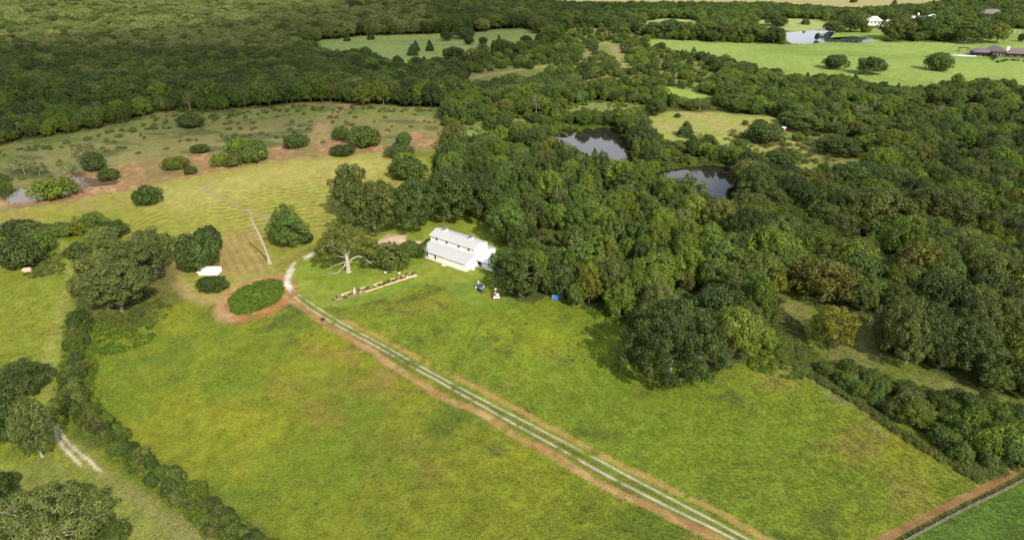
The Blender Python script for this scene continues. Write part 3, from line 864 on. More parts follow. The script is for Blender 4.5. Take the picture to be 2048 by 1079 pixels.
def tree(key, px, py, w, h, label, name=None, cat=None, group=None):
    """A tree or bush whose near foot is at photo pixel (px, py), w x h photo pixels large."""
    P = PROTO[key]; s = pxm(py)
    R = w / s / 2
    c = unp(px, py); x, y = c.x, c.y + R * .8
    dep = math.atan2(ALT, y)
    Hh = max((h / s - .8 * R * math.sin(dep)) / math.cos(dep), R * .8)
    if name is None:
        name = {"cedar": "cedar_tree", "cedar_mid": "cedar_tree", "pine": "pine_tree"}.get(key, "shrub" if key.startswith("bush") and " tree" not in label else ("oak_tree" if key.startswith("oak") else "broadleaf_tree"))
    if cat is None:
        cat = "shrub" if name == "shrub" else "tree"
    TREES.append((x, y, R))
    rz = (px * 12.9898 + py * 78.233) % 6.283
    return place(key, name, x, y, R / P["R"] * 1.04, Hh / P["H"], rz, label, cat, group, parts=(h > 17))

NAMED = [
 # brown-green field and red earth, left
 ("bush_dense", 375, 259, 50, 32, "lone dark domed bush in the brown-green field below the far wood"),
 ("thin_grey", 165, 332, 44, 46, "sparse grey-twigged tree behind the dark bush at the muddy pond"),
 ("bush_dark", 181, 346, 44, 38, "dark bush on the far bank of the muddy pond"),
 ("bush_mid", 211, 364, 38, 26, "small bush at the right end of the muddy pond"),
 ("thin_grey", 140, 362, 38, 36, "thin scrubby tree at the waterline behind the muddy pond"),
 ("thin_grey", 72, 354, 32, 28, "scraggy small tree on the red bank, upper left of the muddy pond"),
 ("thin_grey", 38, 352, 44, 36, "wider scraggy tree left of the muddy pond's far bank"),
 ("bush_bright", 92, 404, 80, 46, "large bright-topped bush on the near bank of the muddy pond"),
 ("broad_mid", 8, 404, 28, 56, "slender tree with pale trunk left of the muddy pond at the photo's edge"),
 ("bush_mid", 395, 308, 34, 18, "low dark bush between the grazed field and the red earth"),
 ("bush_bright", 345, 343, 42, 28, "light green bush on the red earth, left of the largest bush clump"),
 ("bush_mid", 378, 350, 26, 16, "smallest light bush on the red earth beside a larger one"),
 ("bush_bright", 437, 336, 30, 30, "upright yellow-green bush at the left end of the largest clump"),
 ("bush_bright", 478, 312, 54, 34, "pale yellow-green bush at the back of the largest clump"),
 ("bush_mid", 503, 328, 58, 44, "big rounded bush at the right of the largest clump on the red earth"),
 ("bush_olive", 462, 334, 50, 18, "low olive scrub joining the largest clump's bushes"),
 ("bush_dark", 588, 300, 46, 32, "dark square-looking bush alone above the red earth"),
 ("bush_mid", 680, 283, 32, 28, "small bush just left of the big leafy one by the farm track"),
 ("bush_mid", 723, 298, 66, 42, "big leafy bush standing right of the farm track"),
 ("bush_dark", 682, 315, 48, 22, "low spreading dark bush at the mown field's upper edge"),
 ("bush_mid", 807, 294, 30, 28, "round bush alone on the bare red patch"),
 ("bush_mid", 797, 320, 48, 30, "bush just below the bare red patch"),
 ("bush_bright", 808, 338, 36, 32, "bright green bush between two darker ones below the red patch"),
 ("bush_mid", 814, 366, 70, 48, "broad bush lowest of the row below the red patch"),
 ("bush_mid", 289, 415, 46, 42, "single bright bush standing out in the mown field"),
 # behind the white barn
 ("pine", 700, 448, 84, 112, "tall dark tree ending the row behind the old oak, left"),
 ("oak_olive", 742, 484, 108, 118, "wide olive-green oak just behind the old pale-limbed oak"),
 ("oak_dark", 826, 470, 98, 108, "dark oak directly behind the stony pad"),
 ("oak_dark", 893, 452, 112, 108, "very dark oak behind the barn's left end"),
 ("oak_dark", 955, 440, 92, 92, "dark oak behind the middle of the barn"),
 ("oak_dark", 905, 412, 90, 66, "farther dark oak peeping over the two behind the barn"),
 ("broad_mid", 572, 503, 74, 72, "dense round tree just right of the leaning dead trunk", ),
 ("broad_mid2", 570, 478, 48, 68, "narrow leafy tree rising behind the round tree near the dead trunk"),
 ("bush_dark", 614, 488, 24, 22, "small dark bush between the round tree and the old oak"),
 ("bush_mid", 820, 518, 36, 34, "bush left of the barn's near corner, at the lawn"),
 ("bush_mid", 842, 518, 32, 30, "rounded bush touching the barn's left corner"),
 ("bush_olive", 776, 549, 76, 60, "olive bush-like low bough mass at the right of the old oak"),
 # dark pair by the white shed
 ("bush_dense", 412, 516, 52, 62, "dark dense tree behind its twin near the white shed"),
 ("bush_dense", 390, 551, 74, 84, "larger dark dense tree right behind the white shed roof"),
 ("bush_mid", 418, 588, 56, 32, "low round bush in front of the white shed"),
 # pines and thicket on the left
 ("pine", 296, 560, 84, 96, "pine farthest right of the three big pines left of the mown field"),
 ("pine", 255, 600, 104, 112, "middle pine of the three beside the left hedge"),
 ("pine", 222, 644, 114, 112, "nearest and broadest pine beside the left hedge"),
 ("oak_grey", 196, 508, 56, 52, "greyish round tree above the three pines"),
 ("broad_yellow", 160, 474, 62, 42, "yellow-green tree at the top of the left thicket"),
 ("broad_mid", 183, 472, 44, 46, "green tree beside the yellow-green one at the thicket's top"),
 ("bush_olive", 186, 552, 70, 50, "olive scrub between the grassy ride and the pines"),
 ("bush_mid", 110, 478, 56, 26, "low leafy scrub at the bend of the grassy ride"),
 ("bush_dark", 20, 476, 60, 34, "dark scrub at the left edge above the pasture"),
 ("bush_olive", 52, 480, 60, 34, "pale spiky shrub above the left pasture"),
 ("bush_dark", 20, 545, 86, 68, "big dark thicket at the left edge beside the pasture"),
 ("bush_mid", 66, 516, 56, 52, "green bush at the right side of the dark left thicket"),
 ("bush_olive", 160, 600, 46, 50, "olive scrub at the left foot of the nearest pine"),
 ("bush_mid", 152, 664, 44, 40, "green bush where the left hedge meets the pines"),
 ("bush_dark", 226, 478, 44, 36, "dark low bush right of the green tree at the thicket's top"),
 ("bush_mid", 150, 520, 40, 34, "green bush on the inside of the grassy ride's bend"),
 ("bush_mid", 268, 642, 26, 18, "small green bush under the nearest pine"),
 # left edge and bottom-left corner
 ("oak_dark", 26, 800, 104, 66, "dark spreading tree at the left edge above the gravel patch"),
 ("broad_dark", 4, 905, 84, 110, "dark tall tree at the left edge beside the pale-twigged one"),
 ("oak_grey", 66, 934, 78, 124, "pale-twigged grey-green tree beside the gravel patch"),
 ("oak_corner", 52, 1160, 190, 150, "large grey-leaved oak cropped by the bottom left corner"),
 ("broad_mid", 196, 1116, 84, 50, "leafy green bush at the bottom edge beside the grey oak"),
 ("broad_dark", -18, 1028, 70, 70, "dark tree end poking in from the left edge above the corner oak"),
 # right of the barn and near paddock
 ("broad_mid2", 972, 458, 74, 84, "tall leafy tree just behind the barn's right-hand cupola"),
 ("broad_mid", 1016, 500, 70, 92, "leafy tree against the barn's far right corner"),
 ("broad_mid2", 1040, 606, 92, 96, "rounded leafy tree right behind the maroon trailer"),
 ("broad_mid", 1010, 560, 58, 62, "green tree leaning over the barn porch"),
 ("oak_huge", 1352, 800, 184, 186, "huge dark round oak standing out into the paddock"),
 ("broad_bright", 1476, 728, 92, 108, "bright green tree right behind the huge paddock oak"),
 ("oak_grey", 1318, 664, 84, 92, "grey-green oak at the wood's edge above the huge paddock oak"),
 ("broad_dark", 1440, 660, 90, 84, "dark tree amid bright ones above the paddock oak"),
 ("broad_bright", 1520, 655, 46, 100, "tall bright tree at the wood's corner by the grassy ride"),
 ("broad_yellow", 1180, 616, 50, 84, "yellow-tinged tree just right of the blue tarpaulin"),
 ("broad_mid2", 1378, 436, 58, 82, "tall green tree before the middle of the second dark pond"),
 ("broad_bright", 1342, 432, 58, 74, "bright green tree before the left end of the second dark pond"),
 ("broad_mid", 1410, 440, 44, 52, "shorter green tree before the second dark pond, right of a tall one"),
 ("broad_rust", 1662, 622, 108, 100, "round tree with rusty crown in the grassy ride"),
 ("broad_yellow", 1676, 710, 88, 92, "yellow-topped tree below the rusty one in the ride"),
 ("broad_bright", 1838, 862, 54, 52, "bright green bush in the dark thicket at lower right"),
 ("broad_yellow", 1800, 330, 92, 66, "yellowish broad tree in the right-hand wood"),
 ("thin_grey", 1690, 440, 52, 54, "bare grey-white tree in the middle of the right-hand wood"),
 ("oak_olive", 1772, 500, 140, 120, "largest olive oak in the middle of the right-hand wood"),
 ("oak_olive", 1900, 500, 150, 120, "wide olive-brown oak near the right edge"),
 ("oak_dark", 1960, 760, 120, 110, "dark tree at the far side of the ride near the right edge"),
 ("broad_bright", 1320, 590, 100, 80, "bright tree crown in the middle of the near wood"),
 # distant meadow with cedars
 ("cedar", 595, 108, 24, 22, "round cedar at the left tip of the distant meadow"),
 ("cedar", 693, 83, 14, 17, "leftmost small cedar on the distant meadow's upper edge"),
 ("cedar", 741, 80, 16, 17, "second small cedar on the distant meadow's upper edge"),
 ("cedar", 824, 112, 22, 22, "front cedar of the close pair in the distant meadow"),
 ("cedar", 831, 103, 18, 20, "rear cedar of the close pair in the distant meadow"),
 ("cedar", 859, 103, 17, 21, "cedar right of the close pair in the distant meadow"),
 ("bush_dark", 892, 83, 20, 20, "dark bush at the wood's edge above the distant meadow"),
 ("bush_dark", 925, 80, 42, 24, "long dark clump at the distant meadow's upper edge"),
 ("bush_dark", 938, 90, 19, 16, "low bush under the long dark clump in the distant meadow"),
 ("bush_dark", 966, 90, 18, 15, "round bush right of the low one in the distant meadow"),
 ("bush_dark", 1001, 99, 32, 19, "wide bush near the right of the distant meadow"),
 ("cedar", 998, 84, 9, 14, "tiny cedar above the wide bush in the distant meadow"),
 ("bush_dark", 1053, 90, 22, 18, "bush at the right tip of the distant meadow"),
 ("broad_dark", 907, 136, 44, 40, "dark tree group at the lower edge of the distant meadow"),
 ("cedar", 848, 136, 18, 22, "cedar on the near edge of the distant meadow"),
 # clearing right of the ponds
 ("cedar", 1374, 276, 36, 32, "pointed cedar at the left of the grassy clearing"),
 ("cedar", 1388, 296, 34, 24, "smaller cedar below the pointed one by the clearing"),
 ("bush_dark", 1536, 293, 66, 44, "dark bush clump in the grassy clearing below the deer blind"),
 ("bush_mid", 1524, 258, 28, 18, "small bush above the dark clump in the clearing"),
 ("bush_mid", 1492, 251, 12, 10, "tiny bush in the middle of the grassy clearing"),
 ("bush_dark", 1356, 236, 12, 9, "tiny dark bush at the upper left of the grassy clearing"),
 ("bush_mid", 1487, 294, 30, 15, "low bush beside the small white drum"),
 ("broad_dark", 1688, 318, 76, 44, "round dark tree in a bit of meadow right of the clearing"),
 ("bush_mid", 1575, 334, 66, 32, "spreading bush in front of the second dark pond's right shore"),
 ("broad_mid", 1610, 268, 66, 42, "leafy tree right beside the deer blind"),
 # bright pasture at upper right
 ("bush_dark", 1678, 141, 46, 30, "dark ragged tree in the bright pasture, farthest left"),
 ("broad_dark", 1748, 152, 48, 36, "taller dark tree at the lower edge of the bright pasture"),
 ("bush_mid", 1884, 144, 44, 36, "round solitary tree in the bright pasture, toward the pool"),
 ("bush_dark", 1558, 54, 42, 22, "dark round tree left of the far pond"),
 ("cedar", 1613, 50, 18, 17, "small round cedar in the field above the far pond"),
 ("bush_mid", 1652, 44, 13, 16, "small tree at the far edge of the field above the far pond"),
 ("bush_mid", 1672, 66, 36, 22, "small tree on the far pond's tip of land"),
 ("broad_mid", 1708, 66, 50, 32, "wide leafy tree on the lawn behind the far pond"),
 ("bush_mid", 1735, 66, 20, 14, "small leafy tree at the right of the wide one by the far pond"),
 ("bush_dark", 1636, 81, 11, 14, "tiny dark tree standing in front of the far pond"),
 ("bush_dark", 1709, 6, 14, 7, "tiny bush alone in the tan field at the top"),
 ("cedar", 1790, 17, 16, 16, "pointed dark tree above the wood at the top right"),
 ("oak_olive", 1802, 82, 62, 44, "broad olive tree at the left of the clump before the white roofs"),
 ("oak_dark", 1850, 80, 56, 46, "dark tree in the middle of the clump before the white roofs"),
 ("broad_mid", 1892, 74, 56, 48, "tall tree at the right of the clump before the white roofs"),
 ("broad_mid", 1942, 90, 50, 42, "green tree at the left of the clump behind the swimming pool"),
 ("broad_mid2", 1975, 88, 44, 40, "middle tree of the clump behind the swimming pool"),
 ("broad_yellow", 2004, 88, 44, 38, "yellow-tinged tree at the right of the clump behind the pool"),
 ("bush_dark", 2046, 84, 14, 16, "dark bush behind the brown house at the right edge"),
 ("bush_dark", 1990, 118, 12, 8, "small dark garden shrub before the brown house"),
 ("bush_mid", 1996, 126, 6, 5, "tiniest shrub on the grass before the brown house"),
]
for t in NAMED:
    tree(*t)
ORDL = ["first", "second", "third", "fourth", "fifth", "sixth", "seventh", "last"]
for i, (x, y) in enumerate([(1310, 76), (1345, 76), (1378, 78), (1412, 80), (1448, 82), (1484, 83), (1518, 86), (1552, 88)]):
    tree(["broad_mid", "broad_dark", "oak_olive"][i % 3], x, y, 38 + (i * 7) % 9, 30 + (i * 5) % 8,
         f"{ORDL[i]} tree from the left in the row along the bright pasture's upper edge", group="row of trees above the bright pasture")

# ---- the woods
LAND = [(780, 478, "the stony pad"), (900, 500, "the white barn"), (1116, 590, "the blue tarpaulin"), (990, 590, "the maroon trailer"), (1352, 720, "the huge paddock oak"),
    (1662, 580, "the rusty-crowned tree in the ride"), (1676, 680, "the yellow-topped tree in the ride"), (1838, 840, "the bright bush in the thicket"), (1185, 290, "the first dark pond"),
    (1400, 360, "the second dark pond"), (1566, 262, "the deer blind"), (1690, 440, "the bare grey-white tree"), (1772, 450, "the largest olive oak"), (1800, 300, "the yellowish wood tree"),
    (1900, 450, "the olive-brown oak at right"), (1960, 710, "the dark tree beyond the ride"), (1320, 550, "the bright crown in the near wood"), (1500, 470, "the wood below the second pond"),
    (1750, 220, "the bright pasture's lower edge"), (1430, 250, "the grassy clearing"), (840, 110, "the distant cedar pair"), (375, 240, "the lone domed bush"), (120, 380, "the muddy pond"),
    (820, 280, "the bare red patch"), (920, 330, "the bush row by the red patch"), (1230, 130, "the pale scrub path"), (1620, 75, "the far pond"), (1850, 60, "the white roofs"), (2000, 105, "the brown house"),
    (240, 560, "the three pines"), (150, 700, "the upper left hedge"), (200, 860, "the gravel patch"), (300, 950, "the middle of the left hedge"), (450, 1050, "the hedge's lower end"),
    (100, 200, "the far left wood's front"), (600, 180, "the farm track's far end"), (1010, 180, "the brown scrub clearing"), (1520, 640, "the wood's corner by the ride"),
    (1900, 600, "the right-hand wood above the ride"), (1160, 430, "the wood behind the barn"), (2020, 300, "the right edge's upper wood"), (1640, 540, "the head of the grassy ride"),
    (1960, 880, "the thicket's lower right end"), (1730, 770, "the thicket's left end"), (1050, 330, "the wood left of the first pond"), (300, 150, "the shaded far wood")]
SEEN_LABELS = {}
def place_words(px, py):
    x, y, s = min(LAND, key=lambda l: (l[0] - px) ** 2 + (1.6 * (l[1] - py)) ** 2)
    dx, dy = px - x, 1.6 * (py - y)
    rel = ("right of" if dx > 0 else "left of") if abs(dx) > abs(dy) else ("below" if dy > 0 else "above")
    return rel + " " + s
ORD = ["", "second", "third", "fourth", "fifth", "sixth", "seventh", "eighth", "ninth", "tenth", "eleventh", "twelfth"]
def unique_label(base, px, py):
    w = place_words(px, py); k = (base, w); n = SEEN_LABELS.get(k, 0); SEEN_LABELS[k] = n + 1
    if n and len((f"{base} {w} second largest there").replace("-", " - ").split()) > 16: base = base.replace("large ", "").replace("small ", ""); w = w.replace("right-hand ", "").replace("upper ", "")
    if n == 0: return f"{base} {w}"
    o = ORD[n] if n < len(ORD) else "farthest"
    return f"{base} {w}, {o} largest there"
WORD = dict(broad_sunlit="sunlit pale leafy tree", oak_dark="dark broad oak", oak_olive="olive broad oak", oak_grey="grey-green oak", broad_mid="mid green leafy tree", broad_mid2="tall mid green tree",
            broad_bright="bright green leafy tree", broad_dark="dark green round tree", broad_rust="rusty-tinged tree", broad_yellow="yellowish tree",
            thin_grey="sparse grey-limbed tree", cedar="dark pointed cedar", cedar_mid="green pointed cedar", bush_dark="dark shrub", bush_mid="green shrub",
            bush_bright="bright green shrub", bush_olive="olive twiggy shrub", pine="pine")
KEYS = ["broad_sunlit", "oak_dark", "oak_olive", "oak_grey", "broad_mid", "broad_mid2", "broad_bright", "broad_dark", "broad_rust", "broad_yellow", "thin_grey", "cedar", "cedar_mid",
        "bush_dark", "bush_mid", "bush_bright", "bush_olive"]
def jitter_grid(y0, y1, sp, seed):
    r = np.random.default_rng(seed); out = []
    for j, y in enumerate(np.arange(y0, y1, sp * .87)):
        w = .80 * y + 45
        x = np.arange(-w, w, sp) + (j % 2) * sp / 2
        p = np.stack([x, np.full(len(x), y)], 1) + r.uniform(-.36, .36, (len(x), 2)) * sp
        out.append(p)
    return np.concatenate(out)

def sample_woods():
    pts = []
    for (y0, y1, sp, s0) in ((70, 330, 5.4, 1.0), (330, 700, 6.4, 1.1), (700, 1250, 8.6, 1.35), (1250, 2600, 15, 2.2)):
        p = jitter_grid(y0, y1, sp, int(y0))
        px, py, s = proj(p[:, 0], p[:, 1])
        n = fbm(p[:, 0], p[:, 1], 16, 41, 2); nb = fbm(p[:, 0], p[:, 1], 70, 42, 2); gap = fbm(p[:, 0], p[:, 1], 21, 43, 2)
        inF = inpoly_px(px, py, FOREST); inC = inpoly_px(px, py - 0, CLEAR); inB = inpoly_px(px, py, BRUSH)
        inT = inpoly_px(px, py, THICKET)
        wet = np.zeros(len(p), bool)
        for P in PONDS:
            W = unpn(P); wet |= inside(p[:, 0], p[:, 1], W) | (seg_dist(p[:, 0], p[:, 1], W, True) < 2.2)
        for k in range(len(p)):
            x, y = p[k]; X, Yp = px[k], py[k]
            if wet[k]: continue
            r = random.random(); key = None
            if inT[k]:
                if r < .45: continue
                key = random.choices(["bush_mid", "bush_dark", "bush_olive", "broad_mid", "broad_rust", "cedar_mid", "bush_bright"], [6, 3, 3, 4, .8, 1, 3.5])[0]
                R = random.uniform(2.0, 3.6); Hh = random.uniform(3.0, 6.2)
            elif inF[k] and not inC[k]:
                if inB[k]:
                    if r > .50: continue
                    key = random.choices(["bush_mid", "bush_dark", "cedar", "broad_mid", "bush_bright", "cedar_mid", "bush_olive", "broad_bright"], [4, 1.5, 1.6, 1.6, 5, 2, 2, 1.5])[0]
                    R = random.choice([random.uniform(1.2, 2.4), random.uniform(2.2, 4.2)]); Hh = R * 1.2 + random.uniform(.6, 2.6)
                elif y > 420 and X < 1150:                                  # far left wood
                    key = random.choices(["broad_mid", "broad_dark", "broad_mid2", "oak_olive", "broad_bright", "oak_grey", "oak_dark", "cedar", "broad_sunlit"], [5, 4 if Yp > 110 else 1, 4, 3, 2.5, 1.2, 1.4, 1, .5 if Yp > 120 or X > 850 else 40])[0]  # sun painted in at the far top: lightened leaves, fewer dark crowns
                    R = random.choice([random.uniform(3.2, 5.2), random.uniform(4.5, 7.8)]); Hh = R * .9 + random.uniform(4.5, 8)
                elif X > 1460 and Yp > 330:                                   # right-hand oaks
                    key = random.choices(["oak_olive", "oak_dark", "oak_grey", "broad_mid", "broad_dark", "broad_rust", "broad_bright", "thin_grey", "broad_yellow", "broad_mid2"],
                                         [6, 3, 3, 5, 2, .8, 3.2, 1.6, .8, 3])[0]
                    R = random.uniform(3.6, 7.2) if n[k] > .5 else random.uniform(3, 4.8); Hh = R * random.uniform(1.5, 2.2) + 1
                elif y < 330:
                    key = random.choices(["broad_mid", "broad_mid2", "broad_bright", "broad_dark", "cedar", "cedar_mid", "oak_dark", "thin_grey", "oak_olive", "broad_yellow"],
                                         [6, 6, 6, 2, 2.6, 4.5, 1.0, 2.2, 1.4, .5])[0]
                    R = random.choice([random.uniform(1.9, 3.2), random.uniform(2.8, 4.2), random.uniform(3.8, 5.8)]); Hh = R * 1.1 + random.uniform(3, 8)
                else:
                    key = random.choices(["broad_mid", "broad_mid2", "broad_bright", "broad_dark", "cedar", "cedar_mid", "bush_mid", "thin_grey", "broad_rust"], [6, 3, 7, 1.6, 2.2, 3, 2.4, 1.4, .4])[0]
                    R = random.choice([random.uniform(2, 3.6), random.uniform(3.2, 5.8)]); Hh = R * .9 + random.uniform(2.5, 6)
                if nb[k] > .6 and random.random() < .3 and Yp > 200: key = "broad_bright"
            if key is None: continue
            if gap[k] < .30 and inF[k] and not inT[k] and y < 700 and not (X < 1150 and y > 420):
                key = ["bush_bright", "bush_mid", "bush_olive"][k % 3]; R = random.uniform(1.4, 2.8); Hh = R * random.uniform(.8, 1.5)
            R *= s0
            if key.startswith(("cedar", "thin")): R = min(R, 3.3 * s0)
            if y > 700: Hh *= 1.1
            # keep clear of woods' mouths, houses and named trees
            if any((x - a) ** 2 + (y - b) ** 2 < (max(c * .75 + R * .45, 1)) ** 2 for a, b, c in NEAR[int(y // 60)]): continue
            if y < 1300 and X < 2150:
                for _ in range(5):
                    if clear_view(x, y, Hh, R): break
                    Hh *= .72; R *= .86
                else: continue
                if Hh < 4.5 and not key.startswith("bush"): key = {"cedar": "cedar"}.get(key, "bush_mid" if random.random() < .6 else "bush_dark")
            pts.append((x, y, R, Hh, key, X, Yp, s[k]))
    return pts

HOUSES = [(1765, 48, 24), (1855, 42, 24), (1985, 34, 12), (2010, 108, 30), (920, 520, 15), (965, 530, 9)]
for hx, hy, hr in HOUSES:
    c = unp(hx, hy); TREES.append((c.x, c.y, hr * (1.0 if hy < 60 else .8)))
NEAR = {k: [] for k in range(0, 60)}
for a in TREES:
    for k in range(max(0, int((a[1] - 16) // 60)), int((a[1] + 16) // 60) + 1):
        if k in NEAR: NEAR[k].append(a)
SEEN = [np.array(P, float) for P in CLEAR + [
    [(0, 425), (0, 300), (200, 262), (300, 232), (560, 214), (880, 222), (880, 300), (860, 350), (640, 420)],
    [(1193, 98), (1220, 80), (1238, 96), (1266, 138), (1246, 138), (1226, 108)], [(905, 162), (960, 142), (1060, 131), (1100, 130), (1085, 146), (1000, 160), (930, 174)],
    POND_A[:9] + [(1225, 312), (1195, 306), (1150, 297)], [(1322, 346), (1365, 337), (1420, 332), (1462, 338), (1472, 360), (1468, 395), (1452, 412), (1432, 398), (1428, 374), (1380, 353)],
    [(1545, 572), (1600, 602), (1640, 642), (1740, 716), (1830, 746), (2048, 808), (2048, 822), (1830, 768), (1730, 738), (1640, 733), (1560, 680)],
    POND_D, [(1740, 34), (1785, 36), (1792, 56), (1740, 60)], [(1828, 30), (1882, 30), (1884, 42), (1830, 42)], 
    [(1900, 82), (2048, 82), (2048, 130), (1900, 130)], [(2015, 56), (2048, 60), (2048, 74), (2015, 70)],
    [(843, 450), (990, 450), (992, 545), (843, 545)], [(1104, 578), (1130, 578), (1130, 600), (1104, 600)], [(1558, 250), (1576, 250), (1576, 268), (1558, 268)], [(984, 576), (1000, 576), (1000, 604), (984, 604)]]]
SEEN = [(P[:, 0].min(), P[:, 0].max(), P[:, 1].min(), P[:, 1].max(), [tuple(q) for q in P]) for P in SEEN]
def in_seen1(x, y, x0, x1, y0, y1, P):
    if not (x0 < x < x1 and y0 < y < y1): return False
    c = False; xa, ya = P[-1]
    for xb, yb in P:
        if (ya > y) != (yb > y) and x < (xb - xa) * (y - ya) / (yb - ya) + xa: c = not c
        xa, ya = xb, yb
    return c
def in_seen(x, y, tol=0):
    for k, (x0, x1, y0, y1, P) in enumerate(SEEN):
        if k in (0, 1, 6) and tol:
            if in_seen1(x, y + tol, x0, x1, y0, y1, P): return True
            continue
        if x0 < x < x1 and y0 < y < y1:
            c = False; xa, ya = P[-1]
            for xb, yb in P:
                if (ya > y) != (yb > y) and x < (xb - xa) * (y - ya) / (yb - ya) + xa: c = not c
                xa, ya = xb, yb
            if c: return True
    return False
def clear_view(x, y, Hh, R):
    q = (math.sin(x * 12.9898 + y * 78.233) * 43758.5) % 1
    tol = 18 * q * q * q + 6 * math.sin(x / 23) ** 2
    for f in (.45, .95 if (x * 7.3 + y * 3.1) % 1 > .4 else .7):
        z = Hh * f; dep = y * cp + (ALT - z) * sp
        b = 539.5 - F * (y * sp - (ALT - z) * cp) / dep
        for dx in (-.5, .5):
            if in_seen(1024 + F * (x + dx * R) / dep, b, tol): return False
    return True
pts = sample_woods()
# shrubs of the left hedge
r2 = np.random.default_rng(5)
Wh = unpn(HEDGE[0])
hp = []
for y in np.arange(Wh[:, 1].min(), Wh[:, 1].max(), 1.7):
    for x in np.arange(Wh[:, 0].min(), Wh[:, 0].max(), 2.0):
        hp.append((x + r2.uniform(-.7, .7), y + r2.uniform(-.7, .7)))
hp = np.array(hp); hp = hp[inside(hp[:, 0], hp[:, 1], Wh)]
Wt = unpn(THICKET[0]); tp = []
for y in np.arange(Wt[:, 1].min(), Wt[:, 1].max(), 2.1):
    for x in np.arange(Wt[:, 0].min(), min(Wt[:, 0].max(), 150), 2.3):
        tp.append((x + r2.uniform(-.9, .9), y + r2.uniform(-.9, .9)))
tp = np.array(tp); tp = tp[inside(tp[:, 0], tp[:, 1], Wt)]; nh = len(hp)
for x, y in tp:
    X, Yp, s = proj(x, y)
    if any((x - a) ** 2 + (y - b) ** 2 < (c * .7) ** 2 for a, b, c in TREES): continue
    R = random.choice([random.uniform(.9, 1.6), random.uniform(1.3, 2.3)])
    pts.append((x, y, R, R * random.uniform(.8, 1.8), random.choices(["bush_mid", "bush_dark", "bush_olive", "bush_bright"], [5, 2.2, 3.5, 2.2])[0], X, Yp, s))
for x, y in hp:
    X, Yp, s = proj(x, y)
    key = random.choices(["bush_mid", "bush_dark", "bush_olive", "bush_bright"], [5, 3, 4, 1.5])[0]
    R = random.choice([random.uniform(.7, 1.3), random.uniform(1.2, 2.0)]) * (1 + max(0, 760 - Yp) / 900)
    pts.append((x, y, R, R * random.uniform(1.0, 2.3), key, X, Yp, s))
print("woods", len(pts))

def vis(p): return -30 < p[5] < 2078 and 5 < p[6] < 1150
order = sorted([p for p in pts if vis(p)], key=lambda p: -p[2] * p[7] * (1.3 if p[6] > 300 else 1))
cap = {"oak_tree": 60, "broadleaf_tree": 215, "cedar_tree": 60, "shrub": 205}
used = {k: 0 for k in cap}; single = set()
for p in order:
    k = p[4]
    nm = "oak_tree" if k.startswith("oak") else "cedar_tree" if k.startswith("cedar") else "shrub" if k.startswith("bush") else "broadleaf_tree"
    if used[nm] >= cap[nm]: continue
    used[nm] += 1; single.add(id(p))
    reg = "in the left hedge" if p[5] < 600 and p[6] > 600 else "in the far wood" if p[6] < 230 else "in the lower right thicket" if p[5] > 1640 and p[6] > 735 else "in the woods"
    big = "large " if p[2] > 5.4 else "small " if p[2] < 3.1 and nm != "shrub" else ""
    place(k, nm, p[0], p[1], p[2] / PROTO[k]["R"], p[3] / PROTO[k]["H"], random.uniform(0, 6.28), unique_label(big + WORD[k], p[5], p[6]),
          "shrub" if nm == "shrub" else "tree", "trees and shrubs " + reg, parts=(p[2] * p[7] > 24 and nm != "shrub"))

# the rest of the woods: one object, instancing the tree meshes on points
def woodland(name, items, keys, label, cat, colours=None, protos=None):
    me = bpy.data.meshes.new(name)
    me.vertices.add(len(items)); me.vertices.foreach_set("co", np.array([(p[0], p[1], 0.0) for p in items], np.float32).ravel())
    me.attributes.new("which", 'INT', 'POINT').data.foreach_set("value", np.array([keys.index(p[4]) for p in items], np.int32))
    me.attributes.new("turn", 'FLOAT_VECTOR', 'POINT').data.foreach_set("vector", np.array([(0, 0, random.uniform(0, 6.28)) for p in items], np.float32).ravel())
    me.attributes.new("size", 'FLOAT_VECTOR', 'POINT').data.foreach_set("vector", np.array([(p[2], p[2], p[3]) for p in items], np.float32).ravel())
    if colours is not None:
        me.attributes.new("tcol", 'FLOAT_COLOR', 'POINT').data.foreach_set("color", colours.astype(np.float32).ravel())
    o = link_mesh(name, me)
    ng = bpy.data.node_groups.new(name, 'GeometryNodeTree')
    ng.interface.new_socket("Geometry", in_out='INPUT', socket_type='NodeSocketGeometry')
    ng.interface.new_socket("Geometry", in_out='OUTPUT', socket_type='NodeSocketGeometry')
    gi = ng.nodes.new("NodeGroupInput"); go = ng.nodes.new("NodeGroupOutput"); jn = ng.nodes.new("GeometryNodeJoinGeometry")
    def attr(nm, t):
        a = ng.nodes.new("GeometryNodeInputNamedAttribute"); a.data_type = t; a.inputs["Name"].default_value = nm; return a.outputs["Attribute"]
    w, tu, si = attr("which", 'INT'), attr("turn", 'FLOAT_VECTOR'), attr("size", 'FLOAT_VECTOR')
    for i, k in enumerate(keys):
        if not any(p[4] == k for p in items): continue
        cmp_ = ng.nodes.new("FunctionNodeCompare"); cmp_.data_type = 'INT'; cmp_.operation = 'EQUAL'
        ng.links.new(w, cmp_.inputs[2]); cmp_.inputs[3].default_value = i
        oi = ng.nodes.new("GeometryNodeObjectInfo"); oi.transform_space = 'ORIGINAL'; oi.inputs["Object"].default_value = protos[k]
        oi.inputs["As Instance"].default_value = True
        ip = ng.nodes.new("GeometryNodeInstanceOnPoints")
        ng.links.new(gi.outputs[0], ip.inputs["Points"]); ng.links.new(cmp_.outputs[0], ip.inputs["Selection"])
        ng.links.new(oi.outputs["Geometry"], ip.inputs["Instance"]); ng.links.new(tu, ip.inputs["Rotation"]); ng.links.new(si, ip.inputs["Scale"])
        ng.links.new(ip.outputs[0], jn.inputs[0])
    ng.links.new(jn.outputs[0], go.inputs[0])
    md = o.modifiers.new("scatter", 'NODES'); md.node_group = ng
    return tag(o, label, cat, kind="stuff")

